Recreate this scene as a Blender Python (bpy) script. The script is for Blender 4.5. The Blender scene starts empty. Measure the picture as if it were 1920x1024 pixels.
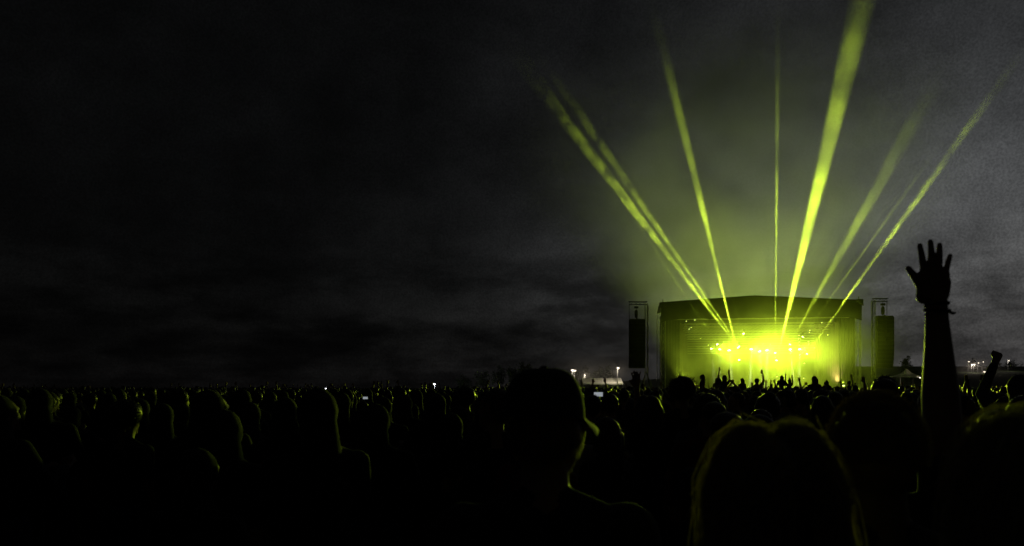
import bpy, bmesh, math, random
import numpy as np
from mathutils import Vector, Matrix, Euler, noise as mnoise

random.seed(7); RNG = np.random.default_rng(7)
R = math.radians
SC = bpy.context.scene
COL = SC.collection

# ------------------------------------------------------------------ camera
FPX, HORIZ, CZ = 1400.0, 728.0, 1.75          # focal length and horizon row in the 1920 px photograph, eye height
cam_d = bpy.data.cameras.new('camera'); cam = bpy.data.objects.new('camera', cam_d); COL.objects.link(cam)
cam_d.sensor_width = 36; cam_d.lens = 36 * FPX / 1920
cam.location = (0, 0, CZ); cam.rotation_euler = (R(90), 0, 0)
cam_d.shift_y = (HORIZ - 512) / 1920
cam_d.clip_start = 0.05; cam_d.clip_end = 20000
cam_d.dof.use_dof = True; cam_d.dof.focus_distance = 60; cam_d.dof.aperture_fstop = 4.5
SC.camera = cam
def at(px, py, D):
    """point of the place seen at a photograph pixel, D metres in front of the eye"""
    return Vector(((px - 960) / FPX * D, D, CZ + (HORIZ - py) / FPX * D))

# ------------------------------------------------------------------ render settings
vs = SC.view_settings
vs.view_transform = 'Standard'; vs.look = 'None'; vs.exposure = 0; vs.gamma = 1; vs.use_curve_mapping = False
SC.render.engine = 'CYCLES'
SC.cycles.use_denoising = True
SC.cycles.max_bounces = 3; SC.cycles.diffuse_bounces = 1; SC.cycles.glossy_bounces = 1
SC.cycles.transmission_bounces = 1; SC.cycles.transparent_max_bounces = 64; SC.cycles.volume_bounces = 0
SC.cycles.volume_max_steps = 256
SC.cycles.use_light_tree = True
SC.cycles.sample_clamp_direct = 0; SC.cycles.sample_clamp_indirect = 4

# ------------------------------------------------------------------ world: dusk sky with cloud
W = bpy.data.worlds.new('World'); SC.world = W; W.use_nodes = True
wn, wl = W.node_tree.nodes, W.node_tree.links
wn.clear()
def N(nodes, kind, **kw):
    n = nodes.new(kind)
    for k, v in kw.items(): setattr(n, k, v)
    return n
def MATH(nodes, links, op, a, b=None, c=None, clamp=False):
    n = nodes.new('ShaderNodeMath'); n.operation = op; n.use_clamp = clamp
    for i, v in enumerate((a, b, c)):
        if v is None: continue
        if isinstance(v, (int, float)): n.inputs[i].default_value = v
        else: links.new(v, n.inputs[i])
    return n.outputs[0]
def MAPR(nodes, links, v, a, b, c, d, kind='SMOOTHSTEP'):
    n = nodes.new('ShaderNodeMapRange'); n.interpolation_type = kind
    links.new(v, n.inputs['Value'])
    for k, x in (('From Min', a), ('From Max', b), ('To Min', c), ('To Max', d)): n.inputs[k].default_value = x
    return n.outputs['Result']
GLOW_AZ = R(33)                                # the sun set behind the field, right of the stage
sky = N(wn, 'ShaderNodeTexSky', sky_type='NISHITA', sun_disc=False, sun_elevation=R(-1.5), sun_rotation=GLOW_AZ,
        air_density=1.0, dust_density=2.0, ozone_density=1.0)
tc = N(wn, 'ShaderNodeTexCoord')
sx = N(wn, 'ShaderNodeSeparateXYZ'); wl.new(tc.outputs['Generated'], sx.inputs[0])
w_ = lambda op, a, b=None, c=None, clamp=False: MATH(wn, wl, op, a, b, c, clamp)
az = w_('ARCTAN2', sx.outputs['X'], sx.outputs['Y'])
el = w_('ARCSINE', sx.outputs['Z'])
# afterglow strength falls away from the set sun, sideways and upwards
daz = w_('ABSOLUTE', w_('SUBTRACT', az, GLOW_AZ))
gl_a = w_('EXPONENT', w_('MULTIPLY', w_('POWER', w_('DIVIDE', daz, R(22.5)), 2.0), -1.0))
gl_e = w_('EXPONENT', w_('MULTIPLY', w_('POWER', w_('DIVIDE', w_('ABSOLUTE', w_('SUBTRACT', el, R(9))), R(11.5)), 2.0), -1.0))
glow = w_('ADD', w_('MULTIPLY', w_('MULTIPLY', gl_a, w_('ADD', w_('MULTIPLY', gl_e, 0.86), 0.14)), 0.076), 0.0025)
# clouds flattened towards the horizon: x,y divided by height like a ceiling seen from below
h = w_('ADD', w_('MAXIMUM', sx.outputs['Z'], 0.0), 0.10)
cb = N(wn, 'ShaderNodeCombineXYZ')
wl.new(w_('DIVIDE', sx.outputs['X'], h), cb.inputs[0]); wl.new(w_('DIVIDE', sx.outputs['Y'], h), cb.inputs[1])
cb.inputs[2].default_value = 3.7
n1 = N(wn, 'ShaderNodeTexNoise'); n1.inputs['Scale'].default_value = 0.9; n1.inputs['Detail'].default_value = 5
n1.inputs['Roughness'].default_value = 0.56; n1.inputs['Distortion'].default_value = 0.35
wl.new(cb.outputs[0], n1.inputs['Vector'])
cl = MAPR(wn, wl, n1.outputs['Fac'], 0.30, 0.70, 0.80, 1.14)
# long bank of cloud lying over the horizon
cb2 = N(wn, 'ShaderNodeCombineXYZ')
wl.new(w_('MULTIPLY', az, 11.0), cb2.inputs[0]); wl.new(w_('MULTIPLY', el, 32.0), cb2.inputs[1]); cb2.inputs[2].default_value = 8.2
n2 = N(wn, 'ShaderNodeTexNoise'); n2.inputs['Scale'].default_value = 1.0; n2.inputs['Detail'].default_value = 6; n2.inputs['Roughness'].default_value = 0.55
wl.new(cb2.outputs[0], n2.inputs['Vector'])
cb3 = N(wn, 'ShaderNodeCombineXYZ')
wl.new(w_('MULTIPLY', az, 5.0), cb3.inputs[0]); wl.new(w_('MULTIPLY', el, 9.0), cb3.inputs[1]); cb3.inputs[2].default_value = 1.4
n3 = N(wn, 'ShaderNodeTexNoise'); n3.inputs['Scale'].default_value = 1.0; n3.inputs['Detail'].default_value = 5; n3.inputs['Roughness'].default_value = 0.5
wl.new(cb3.outputs[0], n3.inputs['Vector'])
edge = w_('ADD', el, w_('MULTIPLY', w_('SUBTRACT', n3.outputs['Fac'], 0.5), R(5.0)))
bank = MAPR(wn, wl, edge, R(4.1), R(5.0), 0.60, 1.0)
low = MAPR(wn, wl, el, R(1.0), R(4.2), 1.55, 1.0)
streak = MAPR(wn, wl, n2.outputs['Fac'], 0.35, 0.65, 0.52, 1.32)
sf = MAPR(wn, wl, el, R(6), R(12), 1.0, 0.12)
streak = w_('ADD', 1.0, w_('MULTIPLY', w_('SUBTRACT', streak, 1.0), sf))
n4 = N(wn, 'ShaderNodeTexNoise'); n4.inputs['Scale'].default_value = 7.0; n4.inputs['Detail'].default_value = 12; n4.inputs['Roughness'].default_value = 0.62
wl.new(tc.outputs['Generated'], n4.inputs['Vector'])
mottle = MAPR(wn, wl, n4.outputs['Fac'], 0.30, 0.70, 0.60, 1.38, 'LINEAR')
n5 = N(wn, 'ShaderNodeTexNoise'); n5.inputs['Scale'].default_value = 420.0; n5.inputs['Detail'].default_value = 2
wl.new(tc.outputs['Generated'], n5.inputs['Vector'])
mottle = w_('MULTIPLY', mottle, MAPR(wn, wl, n5.outputs['Fac'], 0.30, 0.70, 0.80, 1.20, 'LINEAR'))
streak = w_('MULTIPLY', streak, mottle)
lum = w_('MULTIPLY', w_('MULTIPLY', w_('MULTIPLY', glow, cl), w_('MULTIPLY', bank, low)), streak)
# colour: the dusk sky's own hue, washed out by cloud
hs = N(wn, 'ShaderNodeHueSaturation'); hs.inputs['Saturation'].default_value = 0.10
wl.new(sky.outputs[0], hs.inputs['Color'])
bw = N(wn, 'ShaderNodeRGBToBW'); wl.new(hs.outputs[0], bw.inputs[0])
nv = N(wn, 'ShaderNodeVectorMath', operation='DIVIDE'); wl.new(hs.outputs[0], nv.inputs[0])
inv = w_('MAXIMUM', bw.outputs[0], 1e-5); wl.new(inv, nv.inputs[1])
cool = N(wn, 'ShaderNodeVectorMath', operation='MULTIPLY'); wl.new(nv.outputs[0], cool.inputs[0]); cool.inputs[1].default_value = (0.97, 1.0, 1.03)
bg = N(wn, 'ShaderNodeBackground'); wl.new(cool.outputs[0], bg.inputs['Color']); wl.new(lum, bg.inputs['Strength'])
wo = N(wn, 'ShaderNodeOutputWorld'); wl.new(bg.outputs[0], wo.inputs['Surface'])

# ------------------------------------------------------------------ helpers: materials
def mat(name, col, rough=0.7, var=0.25, scale=6.0, spec=0.4, bump=0.0, metal=0.0, sheen=0.0):
    m = bpy.data.materials.new(name); m.use_nodes = True
    nt = m.node_tree; b = nt.nodes['Principled BSDF']
    b.inputs['Roughness'].default_value = rough; b.inputs['Specular IOR Level'].default_value = spec
    b.inputs['Metallic'].default_value = metal
    if sheen: b.inputs['Sheen Weight'].default_value = sheen
    t = nt.nodes.new('ShaderNodeTexCoord')
    n = nt.nodes.new('ShaderNodeTexNoise'); n.inputs['Scale'].default_value = scale; n.inputs['Detail'].default_value = 4
    nt.links.new(t.outputs['Object'], n.inputs['Vector'])
    r = nt.nodes.new('ShaderNodeMix'); r.data_type = 'RGBA'
    c = Vector(col)
    r.inputs[6].default_value = (*(c * (1 - var)), 1); r.inputs[7].default_value = (*(c * (1 + var)), 1)
    nt.links.new(n.outputs['Fac'], r.inputs[0]); nt.links.new(r.outputs[2], b.inputs['Base Color'])
    if bump:
        bp = nt.nodes.new('ShaderNodeBump'); bp.inputs['Strength'].default_value = bump
        nt.links.new(n.outputs['Fac'], bp.inputs['Height']); nt.links.new(bp.outputs[0], b.inputs['Normal'])
    return m
def translucent(m, amount, gain=1.6):
    """thin strands let light through as well as reflect it"""
    nt = m.node_tree; b = nt.nodes['Principled BSDF']; out = nt.nodes['Material Output']
    t = nt.nodes.new('ShaderNodeBsdfTranslucent'); x = nt.nodes.new('ShaderNodeMixShader'); x.inputs[0].default_value = amount
    src = b.inputs['Base Color'].links[0].from_socket
    g = nt.nodes.new('ShaderNodeVectorMath'); g.operation = 'MULTIPLY'; g.inputs[1].default_value = (gain, gain, gain)
    nt.links.new(src, g.inputs[0]); nt.links.new(g.outputs[0], t.inputs['Color'])
    nt.links.new(b.outputs[0], x.inputs[1]); nt.links.new(t.outputs[0], x.inputs[2]); nt.links.new(x.outputs[0], out.inputs['Surface'])
    return m
def emat(name, col, strength):
    m = bpy.data.materials.new(name); m.use_nodes = True
    b = m.node_tree.nodes['Principled BSDF']
    b.inputs['Base Color'].default_value = (0.1, 0.1, 0.1, 1)
    b.inputs['Emission Color'].default_value = (*col, 1); b.inputs['Emission Strength'].default_value = strength
    return m
GREEN = (0.62, 0.86, 0.035)
WARM = (1.0, 0.80, 0.52)
M = dict(
    skin=mat('skin', (0.30, 0.19, 0.14), 0.5, 0.1), skin_dark=mat('skin_dark', (0.12, 0.07, 0.05), 0.5, 0.1),
    hair=mat('hair', (0.018, 0.013, 0.010), 0.42, 0.3, 30), hair_brown=mat('hair_brown', (0.06, 0.038, 0.022), 0.42, 0.3, 30),
    hair_blond=mat('hair_blond', (0.42, 0.33, 0.19), 0.38, 0.3, 30), hair_light=translucent(mat('hair_light_brown', (0.56, 0.49, 0.30), 0.30, 0.2, 30, 0.8), .6), hair_fair=translucent(mat('hair_fair', (0.58, 0.52, 0.34), 0.38, 0.3, 30), .5),
    hair_crop=translucent(mat('hair_cropped', (0.32, 0.25, 0.18), 0.4, 0.3, 30), .5),
    cap=mat('cap_cloth', (0.03, 0.03, 0.03), 0.85, 0.2, 60), brim=mat('brim_cloth', (0.16, 0.17, 0.12), 0.8, 0.2, 60),
    shirt_a=mat('shirt_black', (0.022, 0.022, 0.024), 0.9, 0.2, 20), shirt_b=mat('shirt_grey', (0.09, 0.09, 0.095), 0.9, 0.2, 20),
    shirt_c=mat('shirt_blue', (0.03, 0.045, 0.08), 0.9, 0.2, 20), shirt_d=mat('shirt_red', (0.10, 0.025, 0.022), 0.9, 0.2, 20),
    shirt_e=mat('shirt_pale', (0.28, 0.27, 0.25), 0.9, 0.15, 20), jeans=mat('jeans', (0.03, 0.04, 0.065), 0.9, 0.3, 20),
    shoe=mat('shoe', (0.03, 0.028, 0.026), 0.6), band=mat('wristband', (0.05, 0.02, 0.03), 0.7),
    grass=mat('grass_field', (0.035, 0.05, 0.018), 0.95, 0.4, 0.6, 0.2, 0.4), hill=mat('hill_grass', (0.03, 0.04, 0.02), 0.95, 0.4, 0.02),
    truss=mat('truss_aluminium', (0.32, 0.32, 0.33), 0.45, 0.15, 8, 0.5, 0, 0.6), steel=mat('black_steel', (0.03, 0.03, 0.032), 0.55, 0.2, 8),
    scrim=mat('scrim_cloth', (0.022, 0.023, 0.022), 0.95, 0.25, 1.2), drape=mat('stage_drape', (0.07, 0.062, 0.05), 0.9, 0.25, 1.5),
    roof=mat('roof_membrane', (0.05, 0.055, 0.05), 0.8, 0.2, 0.8), deck=mat('stage_deck', (0.04, 0.04, 0.04), 0.7, 0.3, 2),
    slat=mat('backdrop_slat', (0.14, 0.14, 0.14), 0.5, 0.2, 3), cabinet=mat('speaker_cabinet', (0.022, 0.022, 0.024), 0.7, 0.2, 10),
    grille=mat('speaker_grille', (0.012, 0.012, 0.013), 0.8, 0.3, 60), tent=mat('tent_canvas', (0.72, 0.70, 0.66), 0.8, 0.08, 2),
    bark=mat('bark', (0.05, 0.035, 0.025), 0.9, 0.3, 9), leaf=mat('leaf', (0.05, 0.075, 0.03), 0.7, 0.4, 2),
    pole=mat('galvanised_pole', (0.25, 0.25, 0.26), 0.5, 0.15, 10, 0.5, 0, 0.5), phone=mat('phone_shell', (0.02, 0.02, 0.02), 0.3),
    lens=emat('lamp_lens', (0.85, 1.0, 0.28), 22.0), lens_small=emat('lamp_lens_small', (0.8, 1.0, 0.25), 6.0), beam_lens=emat('beam_lens', (0.8, 1.0, 0.2), 30.0),
    flood=emat('flood_lamp', (1.0, 0.86, 0.66), 2.2), flood_dim=emat('flood_lamp_dim', (0.9, 0.92, 1.0), 3.0),
    screen=emat('phone_screen', (0.85, 0.92, 1.0), 0.3), bulb=emat('string_bulb', (0.8, 1.0, 0.25), 5.0),
)

# ------------------------------------------------------------------ helpers: objects
def tag(o, label=None, cat=None, group=None, kind=None):
    if label: o['label'] = label
    if cat: o['category'] = cat
    if group: o['group'] = group
    if kind: o['kind'] = kind
    return o
def empty(name, loc, rz=0, parent=None):
    o = bpy.data.objects.new(name, None); COL.objects.link(o)
    o.location = loc; o.rotation_euler = (0, 0, rz); o.parent = parent
    return o
def link(name, me, parent=None, loc=None, rot=None):
    o = bpy.data.objects.new(name, me); COL.objects.link(o); o.parent = parent
    if loc is not None: o.location = loc
    if rot is not None: o.rotation_euler = rot
    return o
class MB:
    """collects boxes, bars and sheets; build() links them as ONE mesh object"""
    def __init__(s): s.v = []; s.f = []
    def add(s, v, f):
        k = len(s.v); s.v += [tuple(x) for x in v]; s.f += [tuple(i + k for i in q) for q in f]; return s
    def box(s, x0, x1, y0, y1, z0, z1):
        return s.add([(x0,y0,z0),(x1,y0,z0),(x1,y1,z0),(x0,y1,z0),(x0,y0,z1),(x1,y0,z1),(x1,y1,z1),(x0,y1,z1)],
                     [(0,3,2,1),(4,5,6,7),(0,1,5,4),(1,2,6,5),(2,3,7,6),(3,0,4,7)])
    def bar(s, a, b, r0, r1=None, n=5):
        a, b = Vector(a), Vector(b); r1 = r0 if r1 is None else r1
        d = (b - a)
        if d.length < 1e-6: return s
        d.normalize(); u = d.orthogonal().normalized(); w = d.cross(u)
        vs_ = [a + (u*math.cos(6.2832*i/n) + w*math.sin(6.2832*i/n))*r0 for i in range(n)] + \
              [b + (u*math.cos(6.2832*i/n) + w*math.sin(6.2832*i/n))*r1 for i in range(n)]
        fs = [(i, (i+1) % n, n+(i+1) % n, n+i) for i in range(n)] + [tuple(range(n))[::-1], tuple(range(n, 2*n))]
        return s.add(vs_, fs)
    def path(s, pts, rs, n=6):
        """one continuous tapered tube along points"""
        pts = [Vector(p) for p in pts]; vs_ = []; fs = []
        u = None
        for i, p in enumerate(pts):
            d = (pts[min(i+1, len(pts)-1)] - pts[max(i-1, 0)]).normalized()
            u = (d.orthogonal() if u is None else (u - d*u.dot(d))).normalized(); w = d.cross(u)
            vs_ += [p + (u*math.cos(6.2832*k/n) + w*math.sin(6.2832*k/n))*rs[i] for k in range(n)]
        for i in range(len(pts)-1):
            fs += [(i*n+k, i*n+(k+1) % n, (i+1)*n+(k+1) % n, (i+1)*n+k) for k in range(n)]
        fs += [tuple(range(n))[::-1], tuple(range((len(pts)-1)*n, len(pts)*n))]
        return s.add(vs_, fs)
    def lathe(s, prof, n=16, o=(0, 0, 0), axis=None):
        """profile of (radius, height) turned round the z axis"""
        o = Vector(o); vs_ = []; fs = []
        q = Vector((0,0,1)).rotation_difference(Vector(axis).normalized()) if axis is not None else None
        for r, z in prof:
            for k in range(n):
                p = Vector((r*math.cos(6.2832*k/n), r*math.sin(6.2832*k/n), z))
                vs_.append(o + (q @ p if q else p))
        for i in range(len(prof)-1):
            fs += [(i*n+k, i*n+(k+1) % n, (i+1)*n+(k+1) % n, (i+1)*n+k) for k in range(n)]
        fs += [tuple(range(n))[::-1], tuple(range((len(prof)-1)*n, len(prof)*n))]
        return s.add(vs_, fs)
    def truss(s, a, b, w=0.4, bay=0.8, r=0.035, rw=0.018):
        """box truss: four chords and zig-zag webs"""
        a, b = Vector(a), Vector(b); d = (b-a); L = d.length; d.normalize()
        u = Vector((0,0,1)) if abs(d.z) < 0.7 else Vector((1,0,0))
        u = (u - d*u.dot(d)).normalized(); v = d.cross(u)
        c = [u*w/2+v*w/2, u*w/2-v*w/2, -u*w/2-v*w/2, -u*w/2+v*w/2]
        for o in c: s.bar(a+o, b+o, r, n=4)
        k = max(1, round(L/bay))
        for i in range(k):
            p0, p1 = a+d*(L*i/k), a+d*(L*(i+1)/k)
            for j in range(4):
                q = c[j], c[(j+1) % 4]
                s.bar(p0+q[i % 2], p1+q[1-i % 2], rw, n=3)
        return s
    def mesh(s, name, m=None, smooth=False):
        me = bpy.data.meshes.new(name); me.from_pydata([tuple(p) for p in s.v], [], s.f); me.update()
        if m is not None:
            for x in (m if isinstance(m, list) else [m]): me.materials.append(x)
        if smooth: me.polygons.foreach_set('use_smooth', [True]*len(me.polygons))
        return me
    def build(s, name, m, parent=None, smooth=False, loc=None, rot=None):
        return link(name, s.mesh(name, m, smooth), parent, loc, rot)

# ------------------------------------------------------------------ ground and far terrain
def terrain():
    ys = [-40, -5, 20, 60, 100, 140, 180, 220, 260, 300, 350, 400, 500, 700, 1200, 3000, 9000]
    xs = [-9000, -3000, -1200, -600, -300, -150, -60, 0, 60, 100, 130, 160, 200, 240, 300, 400, 600, 1200, 3000, 9000]
    v = []; f = []
    for y in ys:
        for x in xs:
            z = 0.0
            if 200 < y < 3000 and 60 < x < 3000:                     # a low rise beyond the field, right of the stage
                z = 12.0 * min(1, (y-200)/150) * min(1, (x-60)/90)
            v.append((x, y, z))
    nx = len(xs)
    for j in range(len(ys)-1):
        for i in range(nx-1): f.append((j*nx+i, j*nx+i+1, (j+1)*nx+i+1, (j+1)*nx+i))
    o = MB().add(v, f).build('ground', M['grass']); tag(o, kind='structure')
terrain()

# ------------------------------------------------------------------ stage
ST_O = Vector((36.1, 109.0, 0)); ST_R = R(-8)
ST_M = Matrix.Translation(ST_O) @ Matrix.Rotation(ST_R, 4, 'Z')
ST_I = ST_M.inverted()
def on_stage(px, py, yl):
    """point at stage depth yl (metres behind its front) seen at a photograph pixel, in stage axes"""
    o = ST_I @ Vector((0, 0, CZ)); p = ST_I @ at(px, py, 100); d = p - o
    return o + d * ((yl - o.y) / d.y)
stage = empty('concert_stage', ST_O, ST_R)
tag(stage, 'big roofed concert stage flooded with yellow-green light', 'stage')
HW, DEPTH, ZE, ZP, ZH = 14.1, 12.0, 14.4, 15.3, 11.9
def rooftop(x): return ZE + (ZP-ZE) * (1 - (abs(x+0.9)/(HW+0.9))**1.02)
# roof: membrane with eaves, sides and a front fascia that sags between its fixing points
b = MB(); nx = 40
xs = [-HW + 2*HW*i/nx for i in range(nx+1)]
v = []
for x in xs: v += [(x, -0.25, rooftop(x)), (x, 6, rooftop(x)+0.25), (x, DEPTH+0.3, rooftop(x)-0.5)]
b.add(v, [(3*i+j, 3*i+3+j, 3*i+4+j, 3*i+1+j) for i in range(nx) for j in range(2)])
roof = b.build('roof', M['roof'], stage, True)
b = MB(); v = []
for i, x in enumerate(xs):
    sag = 0.16*abs(math.sin(i*math.pi/5)) + 0.05*math.sin(i*1.7)
    zt = rooftop(x)-0.015; zb = ZH + sag - 0.55*max(0, (abs(x)-11)/4)
    v += [(x, -0.28+0.05*math.sin(i*2.1), zt), (x, -0.36+0.07*math.sin(i*1.3), (zt*2+zb)/3), (x, -0.3+0.05*math.sin(i*2.7), zb)]
b.add(v, [(3*i+j, 3*i+1+j, 3*i+4+j, 3*i+3+j) for i in range(nx) for j in range(2)])
b.build('fascia', M['scrim'], roof, True)
b = MB().truss((-HW, 0.35, ZH+0.35), (HW, 0.35, ZH+0.35), 0.6, 1.0, 0.05, 0.025)
b.build('front_truss', M['truss'], stage)
for sx_ in (-1, 1):
    b = MB()
    b.truss((sx_*(HW-0.35), 0.35, 0), (sx_*(HW-0.35), 0.35, ZE-0.2), 0.62, 1.0, 0.05, 0.025)
    b.build('corner_tower', M['truss'], stage)
    b = MB(); b.truss((sx_*(HW-0.35), DEPTH-0.3, 0), (sx_*(HW-0.35), DEPTH-0.3, ZE-0.8), 0.62, 1.0, 0.05, 0.025)
    b.build('corner_tower', M['truss'], stage)
    b = MB(); b.box(-0.5, 0.5, -0.45, 0.45, -0.35, 0.45); b.bar((-.3, -.5, .1), (.5*sx_, -.6, -.5), .14, .06); b.bar((0, 0, .4), (0, 0, .9), .09, .05)
    b.build('tower_head', M['steel'], stage, loc=(sx_*(HW-0.3), 0.15, ZE-0.35))
# deck with skirt
b = MB().box(-12.5, 12.5, -0.6, DEPTH, 1.5, 1.75); b.build('deck', M['deck'], stage)
b = MB(); v = []
for i in range(121):
    x = -12.5+25*i/120; v += [(x, -0.55+0.05*math.sin(i*1.9), 0.0), (x, -0.55+0.05*math.sin(i*1.9), 1.5)]
b.add(v, [(2*i, 2*i+2, 2*i+3, 2*i+1) for i in range(120)]); b.build('skirt', M['scrim'], stage)
# hanging cloth: wings at the sides, drapes inside the right wing, back wall
def cloth(x0, y0, x1, y1, z0, z1, m, name, amp=0.09, waves=9, flare=0.0, rows=8, n=90):
    b = MB(); v = []
    d = Vector((x1-x0, y1-y0, 0)); L = d.length; d.normalize(); nrm = Vector((-d.y, d.x, 0))
    for i in range(n+1):
        t = i/n; ph = t*waves*6.2832
        for j in range(rows+1):
            s = j/rows
            off = amp*(1.25-s*0.6)*(math.sin(ph+0.7*math.sin(ph*0.37)) + 0.4*math.sin(2.3*ph+s*2)) + flare*(1-s)**2
            p = Vector((x0, y0, 0)) + d*(L*t) + nrm*off
            v.append((p.x, p.y, z0+(z1-z0)*s))
    r = rows+1
    b.add(v, [(i*r+j, (i+1)*r+j, (i+1)*r+j+1, i*r+j+1) for i in range(n) for j in range(rows)])
    return b.build(name, m, stage, True)
cloth(-HW+0.75, 0.5, -11.3, 0.9, 0.3, ZH+0.1, M['scrim'], 'wing_scrim', 0.025, 5)
cloth(11.6, 0.9, HW-0.75, 0.4, 0.3, ZH+0.1, M['scrim'], 'wing_scrim', 0.03, 6)
cloth(-HW+0.5, 1.0, -HW+0.5, DEPTH, 0.2, ZE-1.0, M['scrim'], 'side_wall', 0.05, 8)
cloth(HW-0.5, DEPTH, HW-0.5, 1.0, 0.2, ZE-1.0, M['scrim'], 'side_wall', 0.05, 8)
cloth(-11.2, 1.2, -9.6, 7.5, 1.75, ZH-0.4, M['drape'], 'side_drape', 0.12, 9)
cloth(9.4, 7.0, 11.4, 1.3, 1.75, ZH-0.4, M['drape'], 'side_drape', 0.14, 11)
cloth(-HW+0.6, DEPTH-0.05, HW-0.6, DEPTH-0.05, 1.2, ZE-0.8, M['scrim'], 'back_wall', 0.05, 24)
# backdrop of horizontal slats in the upper half
bd = MB().box(-10.3, 10.3, 10.6, 10.66, 7.1, 12.5).build('backdrop_board', M['scrim'], stage)
sm = MB().box(-10.2, 10.2, -0.05, 0.05, -0.09, 0.09).mesh('slat', M['slat'])
for k in range(13): link('slat', sm, bd, (0, 10.5, 7.35+0.39*k))
# lighting trusses, lower ones deeper in
TR = [(1.6, 11.2), (3.4, 10.7), (5.2, 10.2), (7.2, 9.6), (6.0, 8.05)]
for y, z in TR:
    x1 = 10.6 if z > 9 else 8.4
    b = MB().truss((-x1, y, z), (x1, y, z), 0.42, 0.8, 0.034, 0.018)
    for xx in (-x1*0.8, -x1*0.25, x1*0.25, x1*0.8): b.bar((xx, y, z+0.2), (xx, y, ZE-0.6), 0.012, n=3)
    b.build('lighting_truss', M['truss'], stage)
# hoist chains and motors on the front truss
for xx in (-10, -5, 0, 5, 10):
    MB().box(xx-0.15, xx+0.15, 0.2, 0.5, ZH+0.7, ZH+1.3).bar((xx, .35, ZH+1.3), (xx, .35, rooftop(xx)-.1), .03).build('hoist_motor', M['steel'], stage)
# gear standing on the deck: backline risers are part of the stage dressing, each its own thing
def cab(x, y, w, hgt, label):
    t = empty('amplifier_stack', ST_M @ Vector((x, y, 1.75)), ST_R); tag(t, label, 'amplifier')
    MB().box(-w/2, w/2, -0.25, 0.25, 0.03, hgt).build('cabinet', M['cabinet'], t)
    MB().box(-w/2+.05, w/2-.05, -0.285, -0.253, 0.1, hgt*0.6).build('grille', M['grille'], t)
    MB().box(-w/2+.03, w/2-.03, -0.28, -0.253, hgt*0.66, hgt-.05).build('control_panel', M['steel'], t)
cab(-6.2, 6.5, 1.5, 1.5, 'dark amplifier stack towards the side drape at far left of the stage deck')
cab(-3.6, 7.2, 1.2, 1.2, 'smaller dark amplifier stack on the deck, second from the left')
cab(4.4, 7.0, 1.6, 1.4, 'dark amplifier stack on the deck right of the stage centre')
cab(7.4, 6.2, 1.3, 1.7, 'tall dark amplifier stack in front of the right side drape')

# ------------------------------------------------------------------ loudspeaker towers and hangs
def speaker_hang(px0, px1, py0, py1, D, mast_side, mast_px, top_py, lab_t, lab_a, n=13):
    a, c = at(px0, py0, D), at(px1, py1, D)
    cx, w = (a.x+c.x)/2, c.x-a.x
    mx = at(mast_px, 700, D).x; ztop = at(0, top_py, D).z
    t = empty('speaker_tower', (mx, D+0.6, 0)); tag(t, lab_t, 'tower', 'towers beside the stage')
    b = MB().truss((0, 0, 0.2), (0, 0, ztop), 0.36, 0.7, 0.045, 0.022); b.build('mast', M['truss'], t)
    b = MB().box(-1.3, 1.3, -1.3, 1.3, 0, 0.22)
    for sx_ in (-1, 1): b.bar((sx_*1.25, -1.2, .2), (0, 0, 4.2), .05); b.bar((sx_*1.25, 1.2, .2), (0, 0, 4.2), .05)
    b.build('base', M['steel'], t)
    e0 = (a.x - mx + 0.15) if mast_side > 0 else (c.x - mx - 0.1 - 0.5)
    b = MB().truss((e0, 0, ztop), (0.1*mast_side, 0, ztop), 0.4, 0.6, 0.05, 0.026)
    b.box(min(e0, 0)-.1, max(e0, 0)+.1, -.3, .3, ztop+.2, ztop+.27); b.build('top_beam', M['steel'], t)
    MB().bar((e0, 0, ztop), (e0, 0, a.z-0.1), 0.04).build('guide_pole', M['steel'], t)
    hx = cx - mx
    MB().bar((hx, 0, ztop), (hx, 0, a.z+1.5), 0.03).lathe([(0.12, a.z+1.55), (0.22, a.z+1.35), (0.26, a.z+0.95), (0.22, a.z+0.5), (0.15, a.z+0.35)], 10, (hx, 0, 0)).bar((hx, 0, a.z+.4), (hx, 0, a.z+.05), .05).box(hx-.28, hx+.28, -.15, .15, ztop-.75, ztop-.45).build('chain_hoist', M['steel'], t)
    b = MB(); pts = [(0.24*mast_side, -0.2, ztop-0.3-i*0.55) for i in range(int(ztop/0.55)-2)]
    pts = [(x+0.05*math.sin(i*2.3), y+0.04*math.cos(i*1.7), z) for i, (x, y, z) in enumerate(pts)]
    b.path(pts, [0.045+0.015*math.sin(i*1.1) for i in range(len(pts))], 5).build('cable_bundle', M['steel'], t)
    arr = empty('line_array', (cx, D+0.1, c.z)); tag(arr, lab_a, 'loudspeaker', 'loudspeaker hangs beside the stage')
    hgt = (a.z-c.z)/n
    body = MB().add([(-w/2, -.35, .006), (w/2, -.35, .006), (w/2*.94, .45, .02), (-w/2*.94, .45, .02), (-w/2, -.35, hgt-.006), (w/2, -.35, hgt-.006), (w/2*.94, .45, hgt-.02), (-w/2*.94, .45, hgt-.02)],
                    [(0,3,2,1),(4,5,6,7),(0,1,5,4),(1,2,6,5),(2,3,7,6),(3,0,4,7)]).mesh('speaker_cabinet', M['cabinet'])
    gr = MB().box(-w/2+.06, -.04, -.385, -.352, .07, hgt-.07).box(.04, w/2-.06, -.385, -.352, .07, hgt-.07).mesh('grille', M['grille'])
    for k in range(n):
        s = max(0, 4-k)/4
        cb_ = link('speaker_cabinet', body, arr, (0, 0.25*s*s, k*hgt), (-0.10*s, 0, 0)); link('grille', gr, cb_)
    MB().box(-w/2+.1, w/2-.1, -.3, .35, n*hgt+.0, n*hgt+.14).box(-.08, .08, -.1, .1, n*hgt+.14, n*hgt+.3).build('flying_frame', M['steel'], arr)
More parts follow.
